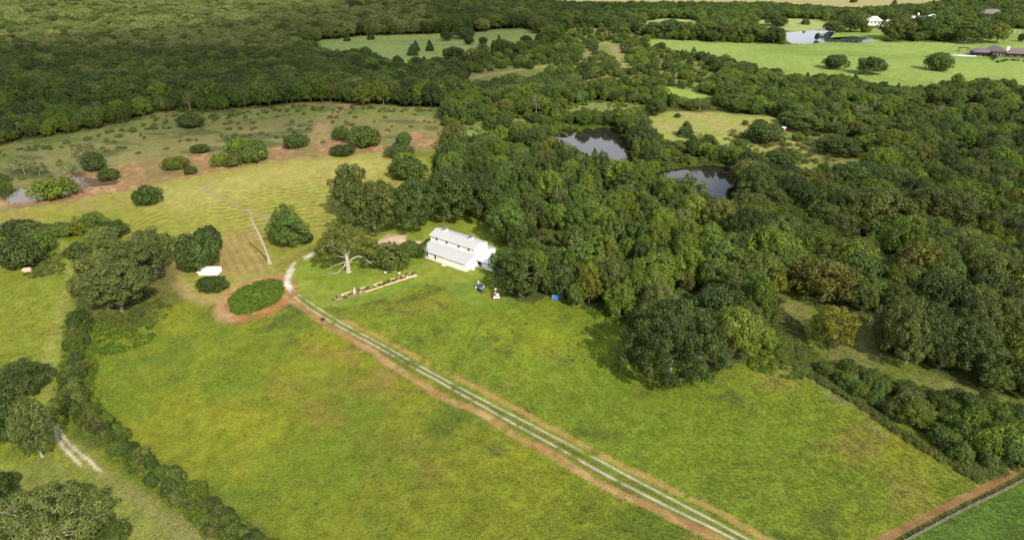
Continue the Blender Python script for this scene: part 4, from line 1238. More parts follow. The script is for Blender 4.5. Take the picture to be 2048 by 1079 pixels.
rest = [p for p in pts if id(p) not in single]
# trees that lend their mesh to the rest: the farthest in-view tree of each sort, standing as one joined mesh
lend = {}
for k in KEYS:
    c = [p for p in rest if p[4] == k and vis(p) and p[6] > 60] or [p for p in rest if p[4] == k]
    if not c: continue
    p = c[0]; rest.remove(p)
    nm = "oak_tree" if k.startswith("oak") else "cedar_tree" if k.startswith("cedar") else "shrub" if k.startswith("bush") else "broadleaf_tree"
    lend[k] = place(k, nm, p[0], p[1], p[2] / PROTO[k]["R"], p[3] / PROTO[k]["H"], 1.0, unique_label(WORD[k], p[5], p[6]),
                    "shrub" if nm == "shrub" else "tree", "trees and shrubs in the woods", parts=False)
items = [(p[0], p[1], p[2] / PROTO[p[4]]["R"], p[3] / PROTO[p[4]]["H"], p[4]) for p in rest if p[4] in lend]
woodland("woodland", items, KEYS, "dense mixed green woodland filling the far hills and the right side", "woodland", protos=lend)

# ---- meadow grass tufts
def tuft_obj():
    rs = np.random.default_rng(3); V = []; Q = []; T = []
    for i in range(16):
        a = rs.uniform(0, 6.28); q = rs.uniform(0, .42); lean = rs.uniform(.1, .38); h = rs.uniform(.12, .26)
        w = rs.uniform(.06, .12); c, s = math.cos(a), math.sin(a); p = np.array([c * q, s * q, 0])
        side = np.array([-s, c, 0]) * w; tip = p + np.array([c * lean, s * lean, h]); mdp = p + np.array([c * lean * .4, s * lean * .4, h * .65])
        k = len(V); V += [p - side, p + side, mdp + side * .9, mdp - side * .9, tip + side * .2, tip - side * .2]
        Q += [(k, k + 1, k + 2, k + 3), (k + 3, k + 2, k + 4, k + 5)]; T += [rs.uniform(.8, 1.2)] * 6
    me = np_mesh("grass_tuft", np.array(V), np.array(Q), [L["tuft"]])
    me.attributes.new("tone", 'FLOAT', 'POINT').data.foreach_set("value", np.array(T, np.float32))
    return me
tuft = link_mesh("grass_clump", tuft_obj())
c = unp(646, 640); tuft.location = (c.x, c.y, 0); tuft.scale = (1.6, 1.6, 1.6)
tag(tuft, "single tall clump of grass beside the gravel wheel tracks", "grass")
weed_me = crown_mesh("weed_clump", L["weed"], broad_clumps(.8, 1.0, 9, 77, base=0, r0=.42), .22, .7, 77, up=.6)
weed = link_mesh("weed_clump", weed_me)
c = unp(515, 592); weed.location = (c.x, c.y, 0); weed.scale = (1.9, 1.9, 1.3)
tag(weed, "leafy weed clump standing highest on the oval mound", "weed")
weed_o = link_mesh("weed_clump", crown_mesh("weed_clump", L["olive"], broad_clumps(.8, 1.0, 9, 78, base=0, r0=.42), .2, .45, 78, up=.6))
c = unp(1600, 720); weed_o.location = (c.x, c.y, 0); weed_o.scale = (1.5, 1.5, 1.2)
tag(weed_o, "olive weed clump in the tall grass below the ride's mouth", "weed")

def scatter_px(poly, n, seed):
    r = np.random.default_rng(seed); W = unpn(poly); lo = W.min(0); hi = W.max(0); out = []
    while sum(map(len, out)) < n:
        p = r.uniform(lo, hi, (n * 3, 2)); out.append(p[inside(p[:, 0], p[:, 1], W)])
    return np.concatenate(out)[:n]

# grass over the near land
r4 = np.random.default_rng(9)
yy = 74 + (330 - 74) * r4.random(560000) ** 1.5
xx = r4.uniform(-1, 1, 560000) * (.80 * yy + 60)
gx, gy, gs = proj(xx, yy)
gc = ground_colour(xx, yy)
W1 = unpn(TRACK_UP); W2 = unpn(TRACK_LO)
ok = (gc[:, 3] > .9) & (gc[:, 1] > gc[:, 0] * .93) & (fbm(xx, yy, 9, 51, 3) + r4.random(len(xx)) * .5 > .52) & (gx > -300) & (gx < 2600) & (gy < 1110)
ok &= (seg_dist(xx, yy, W1) > 1.0) & (seg_dist(xx, yy, W2) > 1.0)
for P in FOREST + THICKET: ok &= ~inside(gx, gy, np.array(P, float))
idx = np.where(ok)[0][:85000]
print("tufts", len(idx))
sc_ = r4.uniform(.32, .68, len(idx)) * (.75 + .5 * fbm(xx[idx], yy[idx], 14, 52, 3))
git = [(xx[i], yy[i], s_, s_ * .8, "t") for i, s_ in zip(idx, sc_)]
tc = gc[idx].copy(); tc[:, :3] *= 1.18; tc[:, 3] = 1
woodland("meadow_grass", git, ["t"], "rough yellow-green grass tufts over both near paddocks", "grass", tc, {"t": tuft})
wit = [(p[0], p[1], r4.uniform(.5, 1.1), r4.uniform(.35, .8), "w") for p in scatter_px(OVAL, 520, 3)]
woodland("mound_weeds", wit, ["w"], "dense bright green weeds covering the oval mound", "weeds", None, {"w": weed})
wit = []
for P, n, kz in (([(1540, 600), (1600, 650), (1640, 740), (1760, 830), (1900, 925), (2000, 940), (2048, 935), (1960, 965), (1840, 900), (1700, 800), (1560, 720)], 800, "o"),
              ([(1500, 640), (1620, 690), (1660, 740), (1600, 760), (1500, 740)], 260, "w"),
              ([(130, 640), (200, 640), (330, 640), (345, 600), (300, 690), (200, 720), (180, 780), (120, 780)], 330, "w"), ([(150, 520), (330, 600), (300, 660), (160, 660)], 300, "o"),
              ([(0, 305), (300, 250), (300, 225), (560, 212), (880, 218), (880, 228), (560, 226), (300, 262), (0, 320)], 160, "o"),
              ([(0, 310), (300, 260), (620, 220), (880, 225), (880, 262), (620, 290), (300, 315), (0, 380)], 90, "o"),
              ([(1150, 612), (1290, 640), (1290, 660), (1200, 640)], 60, "w"), ([(100, 800), (170, 640), (190, 800), (300, 920), (560, 1090), (520, 1100), (280, 960)], 500, "w"),
              ([(900, 240), (1100, 200), (1300, 120), (1340, 180), (1300, 230), (1100, 280), (900, 280)], 700, "w"), ([(1100, 250), (1250, 252), (1240, 257), (1110, 262)], 60, "w"),
              ([(1460, 260), (1620, 280), (1750, 300), (1760, 350), (1600, 370), (1440, 310)], 240, "o"),
              ([(60, 500), (130, 505), (125, 548), (50, 560)], 120, "o"), ([(960, 640), (1240, 660), (1250, 740), (1000, 740)], 26, "k"), ([(700, 650), (1400, 1070), (500, 1070), (240, 700)], 34, "k")):
    far_s = 1.0 + .9 * (np.mean([q[1] for q in P]) < 330)
    ks = .42 if kz == "k" else 1; kz = "o" if kz == "k" else kz
    wit += [(p[0], p[1], r4.uniform(.5, 1.3) * far_s * ks, r4.uniform(.4, 1.0) * far_s * ks, kz) for p in scatter_px(P, n, n)]
for P in PONDS[:2]:
    W = unpn(P)
    for i in range(len(W)):
        for t in np.linspace(0, 1, 14)[:-1]:
            p = W[i - 1] + (W[i] - W[i - 1]) * t; d_ = p - W.mean(0); p = p + d_ / np.linalg.norm(d_) * r4.uniform(.3, 2.6)
            wit.append((p[0], p[1], r4.uniform(.8, 2.0), r4.uniform(.6, 1.7), "w" if r4.random() < .75 else "o"))
woodland("undergrowth", wit, ["w", "o"], "low green and olive weeds along the wood edges and hedge", "undergrowth", None, {"w": weed, "o": weed_o})

# ------------------------------------------------------------------ white barn house
u = Vector((0.79836, -0.60217, 0)); ang = math.atan2(u.y, u.x)
C0 = unp(931.2, 544)
BARN = empty("barn_house", (C0.x, C0.y, 0), ang)
tag(BARN, "white metal-sided barn house with grey roofs, two cupolas and lean-tos", "house")
Lh = 18.85; A = 4.55; B = 10.9; Cc = 15.1
MB().box(-Lh - .05, .05, -.05, Cc + .05, 0, .22).build("foundation", M["slab"], BARN)
MB().prism_x([(0, .22), (A, .22), (A, 4.15), (0, 2.95)], -Lh, 0).build("lean_to_wall", M["white"], BARN)
MB().prism_x([(A + .003, .22), (B - .003, .22), (B - .003, 6.45), ((A + B) / 2, 7.6), (A + .003, 6.45)], -Lh, 0.004).build("wall", M["white"], BARN)
MB().prism_x([(B, .22), (Cc, .22), (Cc, 2.95), (B, 4.15)], -Lh, -.004).build("lean_to_wall", M["white"], BARN)
def roof_panel(y0, z0, y1, z1, x0=-Lh - .25, x1=.25, name="roof", mat="roof", par=BARN, th=.1):
    ps = [(x0, y0, z0), (x1, y0, z0), (x1, y1, z1), (x0, y1, z1)]
    mb = MB(); mb.slab4(ps, th)
    o = mb.build(name, M[mat], par)
    seams = MB(); n = int((x1 - x0) / .6)
    for i in range(1, n):
        x = x0 + (x1 - x0) * i / n
        seams.slab4([(x - .025, y0, z0 + .04), (x + .025, y0, z0 + .04), (x + .025, y1, z1 + .04), (x - .025, y1, z1 + .04)], .05)
    tag(seams.build("roof_seams", M[mat], o), kind="stuff")
    return o
roof_panel(-.35, 2.98, A - .01, 4.32)
roof_panel(A - .35, 6.5, (A + B) / 2 - .02, 7.78)
roof_panel((A + B) / 2 + .02, 7.78, B + .35, 6.5)
roof_panel(B + .01, 4.32, Cc + .35, 2.98)
MB().box(-Lh - .25, .25, (A + B) / 2 - .12, (A + B) / 2 + .12, 7.75, 7.83).build("ridge_cap", M["roof"], BARN)
for x, y, z0, z1 in ((0.006, 0.0, .22, 3.0), (0.01, A, .22, 6.5), (.01, B, .22, 6.4), (-Lh, 0, .22, 3.0)):
    MB().box(x - .06, x + .03, y - .05, y + .05, z0, z1).build("corner_trim", M["trim"], BARN)
MB().box(-Lh - .2, .2, -.42, -.34, 2.80, 2.92).build("gutter", M["trim"], BARN)
MB().box(-Lh - .2, .2, A - .43, A - .35, 6.32, 6.44).build("gutter", M["trim"], BARN)
MB().tube([(.08, A - .28, 6.3), (.08, A - .28, 3.9)], .05).tube([(.08, A + .5, 3.9), (.08, A + .5, .3)], .05).build("downpipe", M["trim"], BARN)
def window(par, x, y, z, w, h, axis='x', bars=(2, 2), depth=.06):
    """A framed window on a wall facing -y (axis x) or +x (axis y)."""
    fr = MB(); t = .07
    def bx(a0, a1, z0, z1, d0, d1, mb):
        if axis == 'x': mb.box(x + a0, x + a1, y - d1, y - d0, z + z0, z + z1)
        else: mb.box(x + d0, x + d1, y + a0, y + a1, z + z0, z + z1)
    bx(-w / 2 - t, -w / 2, -t, h + t, .002, depth, fr); bx(w / 2, w / 2 + t, -t, h + t, .002, depth, fr)
    bx(-w / 2, w / 2, h, h + t, .002, depth, fr); bx(-w / 2, w / 2, -t, 0, .002, depth + .03, fr)
    o = fr.build("window", M["trim"], par)
    pn = MB(); bx(-w / 2, w / 2, 0, h, .002, .02, pn); pn.build("pane", M["glass"], o)
    mb = MB()
    for i in range(1, bars[0]): a = -w / 2 + w * i / bars[0]; bx(a - .02, a + .02, 0, h, .021, .04, mb)
    for i in range(1, bars[1]): z_ = h * i / bars[1]; bx(-w / 2, w / 2, z_ - .02, z_ + .02, .041, .05, mb)
    mb.build("muntin", M["frame"], o)
for x in (-16.25, -12.75): window(BARN, x, 0, .80, .78, 1.95, bars=(2, 3))
for x in (-16.15, -11.75, -6.6, -2.4): window(BARN, x, A, 5.02, .92, .86)
for y, z in ((12.1, 2.3), (13.4, 1.9)): window(BARN, 0, y, z, .35, .4, 'y', (1, 1))
vb = MB()
for k in range(4): vb.box(.006, .05, 7.35, 8.1, 6.62 + k * .1, 6.68 + k * .1)
vb.build("gable_vent", M["cap"], BARN)
MB().box(-9.3, -8.25, -.045, -.002, .22, 2.3).build("door", M["trim"], BARN)
MB().box(-9.5, -8.0, -1.0, -.06, 0, .14).build("door_step", M["stone"], BARN)
for cx in (-15.0, -3.9):
    cy = (A + B) / 2
    cu = MB().box(cx - .62, cx + .62, cy - .62, cy + .62, 7.3, 8.55).build("cupola", M["trim"], BARN)
    rf = MB(); s = .82
    rf.add([(cx - s, cy - s, 8.55), (cx + s, cy - s, 8.55), (cx + s, cy + s, 8.55), (cx - s, cy + s, 8.55), (cx - .12, cy - .12, 9.2), (cx + .12, cy - .12, 9.2), (cx + .12, cy + .12, 9.2), (cx - .12, cy + .12, 9.2)],
           [(3, 2, 1, 0), (0, 1, 5, 4), (1, 2, 6, 5), (2, 3, 7, 6), (3, 0, 4, 7), (4, 5, 6, 7)])
    rf.tube([(cx, cy, 9.2), (cx, cy, 9.75)], .03).build("cupola_roof", M["cap"], cu)
    for (dx, dy) in ((0, -1), (1, 0)):
        lv = MB()
        for k in range(5):
            z = 7.95 + k * .1
            if dx == 0: lv.box(cx - .3, cx + .3, cy - .66, cy - .622, z, z + .06)
            else: lv.box(cx + .622, cx + .66, cy - .3, cy + .3, z, z + .06)
        lv.build("louvre", M["roof"], cu)
# porch on the gable end
roof_panel(5.0, 2.50, 8.6, 3.70, .15, 6.9, "porch_roof", "white_roof", BARN, .12)
MB().box(2.55, 6.6, 5.35, 5.43, .1, 2.2).build("porch_wall", M["white"], BARN)
MB().box(.1, 6.7, 5.2, 8.9, 0, .1).build("porch_floor", M["slab"], BARN)
for x, y in ((.35, 5.3), (2.48, 5.3), (6.68, 5.3), (6.68, 8.5)): MB().box(x - .07, x + .07, y - .07, y + .07, .1, 2.5 + (y - 5) * .32).build("porch_post", M["trim"], BARN)
MB().box(.15, 6.8, 5.08, 5.18, 2.2, 2.42).build("porch_beam", M["dark"], BARN)
MB().box(.03, .09, 6.1, 7.1, .2, 2.25).build("porch_door", M["redbrown"], BARN)
MB().box(2.0, 2.5, 6.0, 8.4, .1, 1.5).box(.8, 1.7, 7.4, 8.4, .1, .9).build("stacked_goods", M["redbrown"], BARN)
MB().box(6.75, 8.2, 5.5, 8.2, 0, .5).box(7.0, 7.8, 6, 7.4, .5, 1.1).build("firewood_stack", M["redbrown"], BARN)
ac = empty("air_conditioner", BARN.matrix_world @ Vector((.8, 2.6, 0)), ang)
ac.location = Vector((C0.x, C0.y, 0)) + u * .75 + Vector((.60217, .79836, 0)) * 2.8
tag(ac, "small white air conditioning unit against the barn's end wall", "air conditioner")
MB().box(-.4, .4, -.4, .4, .05, .75).build("casing", M["trim"], ac); MB().tube([(0, 0, .75), (0, 0, .79)], .3, 12).build("fan_grille", M["cap"], ac)

# ------------------------------------------------------------------ white shed roof among the dark twin trees
c = unp(416, 551); sh = empty("shed", (c.x, c.y + 2.0, 0), math.radians(-2))
tag(sh, "very low white-roofed shed tucked against the dark twin trees", "shed")
MB().box(-3.0, 3.0, -1.7, 1.7, 0, 1.15).build("wall", M["trim"], sh)
MB().slab4([(-3.4, -2.0, .95), (3.4, -2.0, 1.0), (3.3, 0.1, 1.8), (-2.9, 0.1, 1.7)], .08).slab4([(-2.9, .11, 1.7), (3.3, .11, 1.8), (2.9, 2.1, 1.3), (-2.6, 2.1, 1.3)], .08).build("roof", M["trim"], sh)

# ------------------------------------------------------------------ the old pale-limbed oak
o0 = unp(697, 543); TX, TY = o0.x, o0.y
OAK = empty("old_oak_tree", (TX, TY, 0)); tag(OAK, "old oak with pale bare limbs beside the curve of the driveway", "tree")
mb = MB()
mb.tube([(0, 0, -.2), (0, 0, .3), (.05, 0, 2.2), (-.1, .2, 4.2), (-.3, .4, 6.2)], [1.15, .82, .64, .58, .36], 10)
mb.tube([(-.2, .3, 5), (-.8, 1, 8), (-.4, 1.6, 11), (.1, 2, 13.5)], [.45, .34, .2, .06], 7)
mb.tube([(-.2, .3, 5), (-2.5, .6, 7.4), (-4.8, 1, 8.6), (-7, 1, 10.2)], [.36, .26, .18, .05], 6)
mb.tube([(0, .3, 4.6), (1.2, 1.5, 8), (2.8, 2.4, 10.5), (3.4, 3, 12.5)], [.34, .25, .16, .05], 6)
mb.tube([(-.1, .2, 5.2), (-1.8, 2.5, 8), (-2.6, 4, 10.5)], [.3, .2, .05], 6)
mb.build("trunk", M["pale_bark"], OAK)
LIMB = [
    ([(.2, 0, 3.0), (1.7, -.1, 4.6), (3.6, 0, 5.4), (5.4, -.2, 5.0), (7.0, -.4, 3.4), (8.2, -.5, 2.6)], [.46, .36, .3, .24, .16, .05]),
    ([(7.0, -.4, 3.4), (8.8, .6, 3.8), (10.4, .8, 3.0)], [.13, .1, .03]),
    ([(-.2, 0, 3.2), (-1.0, -.9, 2.2), (-2.0, -1.8, 1.2), (-2.9, -2.3, .55), (-4.6, -2.8, .4), (-7.6, -3.0, .35)], [.34, .28, .2, .14, .09, .03]),
    ([(-2.9, -2.3, .55), (-4.5, -2.3, .7), (-6.4, -2.2, .9)], [.1, .07, .02]),
    ([(-.2, .1, 3.4), (-1.8, -.1, 3.1), (-3.6, -.3, 2.5), (-5.0, -.5, 1.8), (-5.4, -1.0, .6)], [.26, .2, .15, .1, .04]),
    ([(-5.0, -.5, 1.8), (-5.9, -.6, 1.5), (-6.1, -1.0, .9)], [.07, .05, .02]),
    ([(-.4, .4, 4.8), (-3, .3, 5.2), (-6, .2, 5.0), (-8.2, .2, 5.1)], [.26, .17, .1, .03]),
]
for p, r in LIMB: MB().tube(p, [q * .78 for q in r], 6).build("bare_limb", M["pale_bark"], OAK)
rs = np.random.default_rng(31); cl = []
for i in range(105):
    a = i * 2.39996; t = (i + .5) / 105; rr = math.sqrt(t)
    x = math.cos(a) * rr * 9.6 - .5; y = 2.4 + math.sin(a) * rr * 7.0
    z = 13.2 - 4.6 * rr * rr + rs.normal(0, .7) - (2.5 if rs.random() < .22 else 0) - (3.4 * (x > 4) * rr * rs.random()) - (3.2 * (x < -5) * rr * rs.random())
    if rs.random() < .13: continue
    cl.append((x, y, z, rs.uniform(1.0, 1.7), .75))
for i in range(20):
    cl.append((rs.uniform(-8.5, -1.5), rs.uniform(1.5, 4.5), rs.uniform(4.0, 7), rs.uniform(.8, 1.3), .7))
for i in range(14): cl.append((rs.uniform(3, 8.5), rs.uniform(3, 5), rs.uniform(5, 9), rs.uniform(1, 1.5), .75))
link_mesh("crown", crown_mesh("crown", L["oldoak"], cl, .36, .85, 31), OAK)

# ------------------------------------------------------------------ leaning dead trunk
d0 = unp(541, 527); DT = empty("dead_tree", (d0.x, d0.y, 0)); tag(DT, "tall leaning leafless dead trunk beside the mown field", "dead tree")
P = [(0, 0, -.2), (-.1, 0, .6), (-.9, .1, 5), (-1.9, .2, 9.5), (-3.1, .3, 13.5), (-3.7, .3, 15.8), (-3.5, .3, 17.2), (-4.4, .2, 18.6)]
MB().tube(P, [.60, .40, .32, .26, .19, .13, .10, .04], 8).build("trunk", M["dead_wood"], DT)
for z, dx, dz, r in ((8.6, -1.9, .0, .09), (9.9, -2.1, -.3, .1), (12.2, -1.3, .5, .08), (13.6, -1.8, .2, .1), (15.2, -1.0, -.1, .07), (14.4, .7, .8, .06), (11.4, .8, .9, .05), (6.8, -1.0, .2, .05)):
    x = float(np.interp(z, [q[2] for q in P], [q[0] for q in P]))
    MB().tube([(x, .2, z), (x + dx * .5, .1, z + dz * .3), (x + dx, .0, z + dz)], [r * 1.7, r * 1.2, r * .5], 5).build("branch", M["dead_wood"], DT)
MB().tube([(-.7, -.3, -.1), (-.6, -.2, 1.5), (-.75, 0, 2.6)], [.3, .22, .05], 6).build("stump_sliver", M["dead_wood"], DT)

# ------------------------------------------------------------------ garden beds
gA = unp(664, 604); gB = unp(838, 552)
gd = (gB - gA); GL = gd.length; ga = math.atan2(gd.y, gd.x)
GB = empty("garden_bed", (gA.x, gA.y, 0), ga)
tag(GB, "long narrow garden bed edged with pale logs across the lawn", "garden bed")
MB().add([(0, .4, .05), (3, -.3, .05), (10, -.1, .05), (GL - 1, .1, .05), (GL + .5, 1.6, .05), (GL - 4, 2.6, .05), (11, 2.3, .05), (5, 2.6, .05), (1, 1.4, .05)], [tuple(range(9))]).build("soil", M["soil"], GB)
rs2 = random.Random(4)
def log(x0, y0, x1, y1, r=.16, mat="log"):
    MB().tube([(x0, y0, r + .05), ((x0 + x1) / 2, (y0 + y1) / 2 + .05, r + .07), (x1, y1, r + .05)], [r, r * 1.05, r * .9], 7).build("log", M[mat], GB)
for a, b, c_, d_, r in ((9.5, -.35, 13.4, -.1, .2), (13.5, -.25, 17.4, .2, .22), (17.5, .2, 20.6, .25, .2), (20.8, .3, 23, .5, .2), (23.1, .5, 25.6, .7, .18), (14.0, .2, 13.0, 2.5, .2), (13.2, 2.55, 16.2, 2.6, .18),
                     (16.4, 2.6, 20.5, 2.7, .16), (20.7, 2.7, 25, 2.5, .15), (2.5, 2.1, 6.5, 2.6, .17), (6.8, 2.6, 10.8, 2.7, .15), (.5, 1.3, 2.3, 2.0, .12)):
    log(a * GL / 26, b, c_ * GL / 26, d_, r, "log" if a != 23.1 else "stone")
for i in range(26):
    x = rs2.uniform(3, GL - .4); y = rs2.uniform(.2, 2.3)
    if i > 17: x = GL - rs2.uniform(.6, 3); y = rs2.uniform(.8, 2.0)
    s = rs2.uniform(.15, .42)
    b = MB(); vs = []
    for k in range(6): a = k * 1.047 + rs2.uniform(-.2, .2); vs.append((x + math.cos(a) * s * rs2.uniform(.7, 1.1), y + math.sin(a) * s * rs2.uniform(.7, 1.1), .04))
    vs += [(v[0] * .6 + x * .4, v[1] * .6 + y * .4, s * rs2.uniform(.6, .9)) for v in vs]
    b.add(vs, [tuple(range(6))[::-1], tuple(range(6, 12))] + [(k, (k + 1) % 6, (k + 1) % 6 + 6, k + 6) for k in range(6)]); b.build("stone", M["stone"] if i % 3 else M["pink"], GB)
def gworld(x, y): return gA.x + math.cos(ga) * x - math.sin(ga) * y, gA.y + math.sin(ga) * x + math.cos(ga) * y
NUMW = ["first", "second", "third", "fourth", "fifth", "sixth", "seventh", "eighth", "ninth", "tenth", "eleventh", "twelfth", "thirteenth", "fourteenth", "fifteenth", "sixteenth",
        "seventeenth", "eighteenth", "nineteenth", "twentieth", "twenty-first", "twenty-second", "twenty-third", "last"]
for i in range(24):
    x, y = gworld(.5 + (GL - .6) * (i + rs2.uniform(.1, .9)) / 24, rs2.uniform(.2, 2.4))
    o = link_mesh("garden_plant", weed_me if i % 3 else weed_o.data); o.location = (x, y, .04)
    s = rs2.uniform(.5, 1.05); o.scale = (s, s, s * rs2.uniform(.6, 1.1)); o.rotation_euler = (0, 0, rs2.uniform(0, 6))
    tag(o, f"{'leafy green' if i % 3 else 'olive weedy'} plant in the garden bed, {NUMW[i]} along from its driveway end", "plant", "plants in the garden bed")
x, y = gworld(7.6, 1.7)
st = empty("garden_box", (x, y, 0), .5); tag(st, "grey upright board with white tray in the garden bed", "garden box")
MB().box(-.25, .25, -.35, .35, .05, .3).build("tray", M["trim"], st); MB().box(.0, .45, .36, .44, .05, 1.5).build("board", M["roof"], st)
for px, py, lb in ((771, 549, "white pot on the lawn at the left foot of the olive bough mass"), (799, 551, "white pot on the lawn nearer the garden bed's far end")):
    c = unp(px, py); po = empty("plant_pot", (c.x, c.y, 0)); tag(po, lb, "pot")
    MB().tube([(0, 0, 0), (0, 0, .35), (0, 0, .5)], [.22, .32, .38], 10).build("pot", M["trim"], po)
    link_mesh("plant", weed_me, po).scale = (.4, .4, .5)
    po.children[-1].location = (0, 0, .45)

# ------------------------------------------------------------------ boat on its trailer
a = unp(957.5, 573.5); b = unp(965, 587)
dv = (b - a); bl = dv.length; ba = math.atan2(dv.y, dv.x)
BT = empty("boat", ((a.x + b.x) / 2, (a.y + b.y) / 2, .45), ba); tag(BT, "small grey-blue open boat with pointed bow resting on a trailer", "boat")
Lb = 4.8; secs = []
for t in np.linspace(0, 1, 9):
    w = .95 * (1 - max(0, t - .35) ** 2 / .43); w = max(w, .05); x = -Lb / 2 + Lb * t; zt = .75 + .25 * t * t; zb = .05 + .35 * max(0, t - .6) / .4
    secs.append([(x, -w, zt), (x, -w * .85, zb + .25), (x, 0, zb), (x, w * .85, zb + .25), (x, w, zt)])
hb = MB(); hb.add([p for s_ in secs for p in s_], [(i * 5 + k, (i + 1) * 5 + k, (i + 1) * 5 + k + 1, i * 5 + k + 1) for i in range(8) for k in range(4)] + [(4, 3, 2, 1, 0)])
hb.build("hull", M["hull"], BT)
ib = MB(); ib.add([(p[0], p[1] * .9, .42) for s_ in secs for p in (s_[0], s_[4])], [(i * 2, i * 2 + 1, i * 2 + 3, i * 2 + 2) for i in range(8)]); ib.build("deck", M["hull_in"], BT)
for x in (-1.2, .1): MB().box(x - .25, x + .25, -.7, .7, .45, .8).build("seat", M["dark"], BT)
MB().slab4([(.7, -.55, .92), (2.0, -.3, .98), (2.0, .3, .98), (.7, .55, .92)], .05).build("foredeck", M["hull_in"], BT)
MB().box(-2.85, -2.42, -.18, .18, .5, 1.25).box(-2.75, -2.55, -.08, .08, -.2, .5).build("outboard_motor", M["trim"], BT)
for s_ in (-1, 1):
    g = MB().tube([p[0] if s_ < 0 else p[4] for p in secs], .035, 5).build("gunwale", M["roof"], BT)
TR = empty("boat_trailer", ((a.x + b.x) / 2, (a.y + b.y) / 2, 0), ba); tag(TR, "boat trailer with white mudguards under the grey-blue boat", "trailer")
MB().box(-2.3, 1.6, -.65, -.55, .35, .45).box(-2.3, 1.6, .55, .65, .35, .45).box(-1.4, -1.2, -1.0, 1.0, .33, .43).tube([(1.6, -.6, .4), (3.3, 0, .4)], .05).tube([(1.6, .6, .4), (3.3, 0, .4)], .05).build("frame", M["dark"], TR)
for s_ in (-1, 1):
    w = MB().tube([(-1.3, s_ * 1.06, .33), (-1.3, s_ * 1.26, .33)], .33, 12).build("wheel", M["rubber"], TR)
    mg = MB()
    for k in range(5):
        t0 = math.pi * k / 5; t1 = math.pi * (k + 1) / 5
        mg.slab4([(-1.3 + math.cos(t1) * .45, s_ * 1.17 - .16, .36 + math.sin(t1) * .42), (-1.3 + math.cos(t0) * .45, s_ * 1.17 - .16, .36 + math.sin(t0) * .42),
                  (-1.3 + math.cos(t0) * .45, s_ * 1.17 + .16, .36 + math.sin(t0) * .42), (-1.3 + math.cos(t1) * .45, s_ * 1.17 + .16, .36 + math.sin(t1) * .42)], .03)
    mg.build("mudguard", M["trim"], TR)
MB().tube([(3.2, 0, .02), (3.2, 0, .6)], .05).build("jockey_wheel", M["trim"], TR)

# ------------------------------------------------------------------ maroon utility trailer
a = unp(993, 598.5); b = unp(991.5, 580)
dv = b - a; ba = math.atan2(dv.y, dv.x)
UT = empty("utility_trailer", (a.x, a.y, 0), ba); tag(UT, "maroon flat utility trailer with white tailgate parked by the trees", "trailer")
MB().box(0, 3.6, -.85, .85, .5, .6).build("deck", M["redbrown"], UT)
for s_ in (-1, 1):
    MB().box(0, 3.6, s_ * .85 - .04, s_ * .85 + .04, .6, .95).build("side_rail", M["red"], UT)
    MB().box(1.1, 2.3, s_ * 1.03 - .15, s_ * 1.03 + .15, .72, .78).build("mudguard", M["red"], UT)
    MB().tube([(1.4, s_ * .92, .32), (1.4, s_ * 1.14, .32)], .32, 12).build("wheel", M["rubber"], UT)
MB().tube([(3.6, -.7, .5), (5.0, 0, .45)], .06).tube([(3.6, .7, .5), (5.0, 0, .45)], .06).build("drawbar", M["dark"], UT)
tg = MB().box(-.12, -.02, -.9, .9, .45, 1.05).build("tailgate", M["trim"], UT)
for k in range(5): MB().box(-.135, -.121, -.5 + k * .22, -.38 + k * .22, .66, .8).build("lettering", M["redbrown"], tg)
MB().box(.2, 1.1, -.75, .75, .6, .8).build("toolbox", M["redbrown"], UT)
MB().box(1.3, 1.36, -.8, .1, .6, 1.15).build("bulkhead", M["trim"], UT)
def at_local(o, x, y, z): return (o.location.x + math.cos(ba) * x - math.sin(ba) * y, o.location.y + math.sin(ba) * x + math.cos(ba) * y, z)
dr = empty("white_drum", at_local(UT, 4.1, 0.1, .5), 0); tag(dr, "white drum standing on the drawbar of the maroon trailer", "drum")
MB().tube([(0, 0, 0), (0, 0, .1), (0, 0, .85), (0, 0, .95)], [.3, .33, .33, .2], 12).build("barrel", M["trim"], dr)
for x, y, h in ((1.9, .3, .5), (2.6, -.3, .4), (2.3, -.5, .6)):
    bx = empty("rusty_crate", at_local(UT, x, y, .6), ba + .3); tag(bx, f"rusty crate {'nearest the white bulkhead' if x < 2 else 'toward the drawbar end' if x > 2.5 else 'in the middle, tallest of three'} on the maroon trailer", "crate", "crates on the maroon trailer")
    MB().box(-.25, .25, -.25, .25, 0, h).build("box", M["redbrown"], bx); MB().box(-.28, .28, -.28, .28, h, h + .04).build("lid", M["log"] if x < 2 else M["red"], bx)

# ------------------------------------------------------------------ blue tarpaulin heap
c = unp(1115, 599)
def heap(name, x, y, rx, ry, h, mat, label, seed):
    r = np.random.default_rng(seed); n, m = 22, 12; vs = []; fs = []
    for j in range(m + 1):
        f = j / m
        for i in range(n):
            a = 2 * math.pi * i / n
            k = 1 + .12 * math.sin(5 * a + seed) + .06 * r.normal()
            q = math.sin(f * math.pi / 2) ** .7
            z = h * (1 - f ** 2.4) * (1 + .18 * math.sin(2 * a + f * 4)) + .05 * r.normal() * (f < .95)
            vs.append((x + math.cos(a) * rx * q * k, y + math.sin(a) * ry * q * k, max(z, .0)))
    for j in range(m):
        for i in range(n): fs.append((j * n + i, j * n + (i + 1) % n, (j + 1) * n + (i + 1) % n, (j + 1) * n + i))
    mb = MB(); mb.add(vs, fs); o = mb.build(name, M[mat]); return tag(o, label, "tarpaulin")
heap("tarpaulin_heap", c.x - .2, c.y + 1.0, 1.6, 1.2, 1.3, "blue", "crumpled blue tarpaulin over a heap at the foot of the trees", 3)
heap("tarpaulin_heap", c.x + 1.0, c.y + 1.7, 1.0, 1.0, 1.35, "teal", "faded green tarpaulin just right of the blue one under the trees", 6)

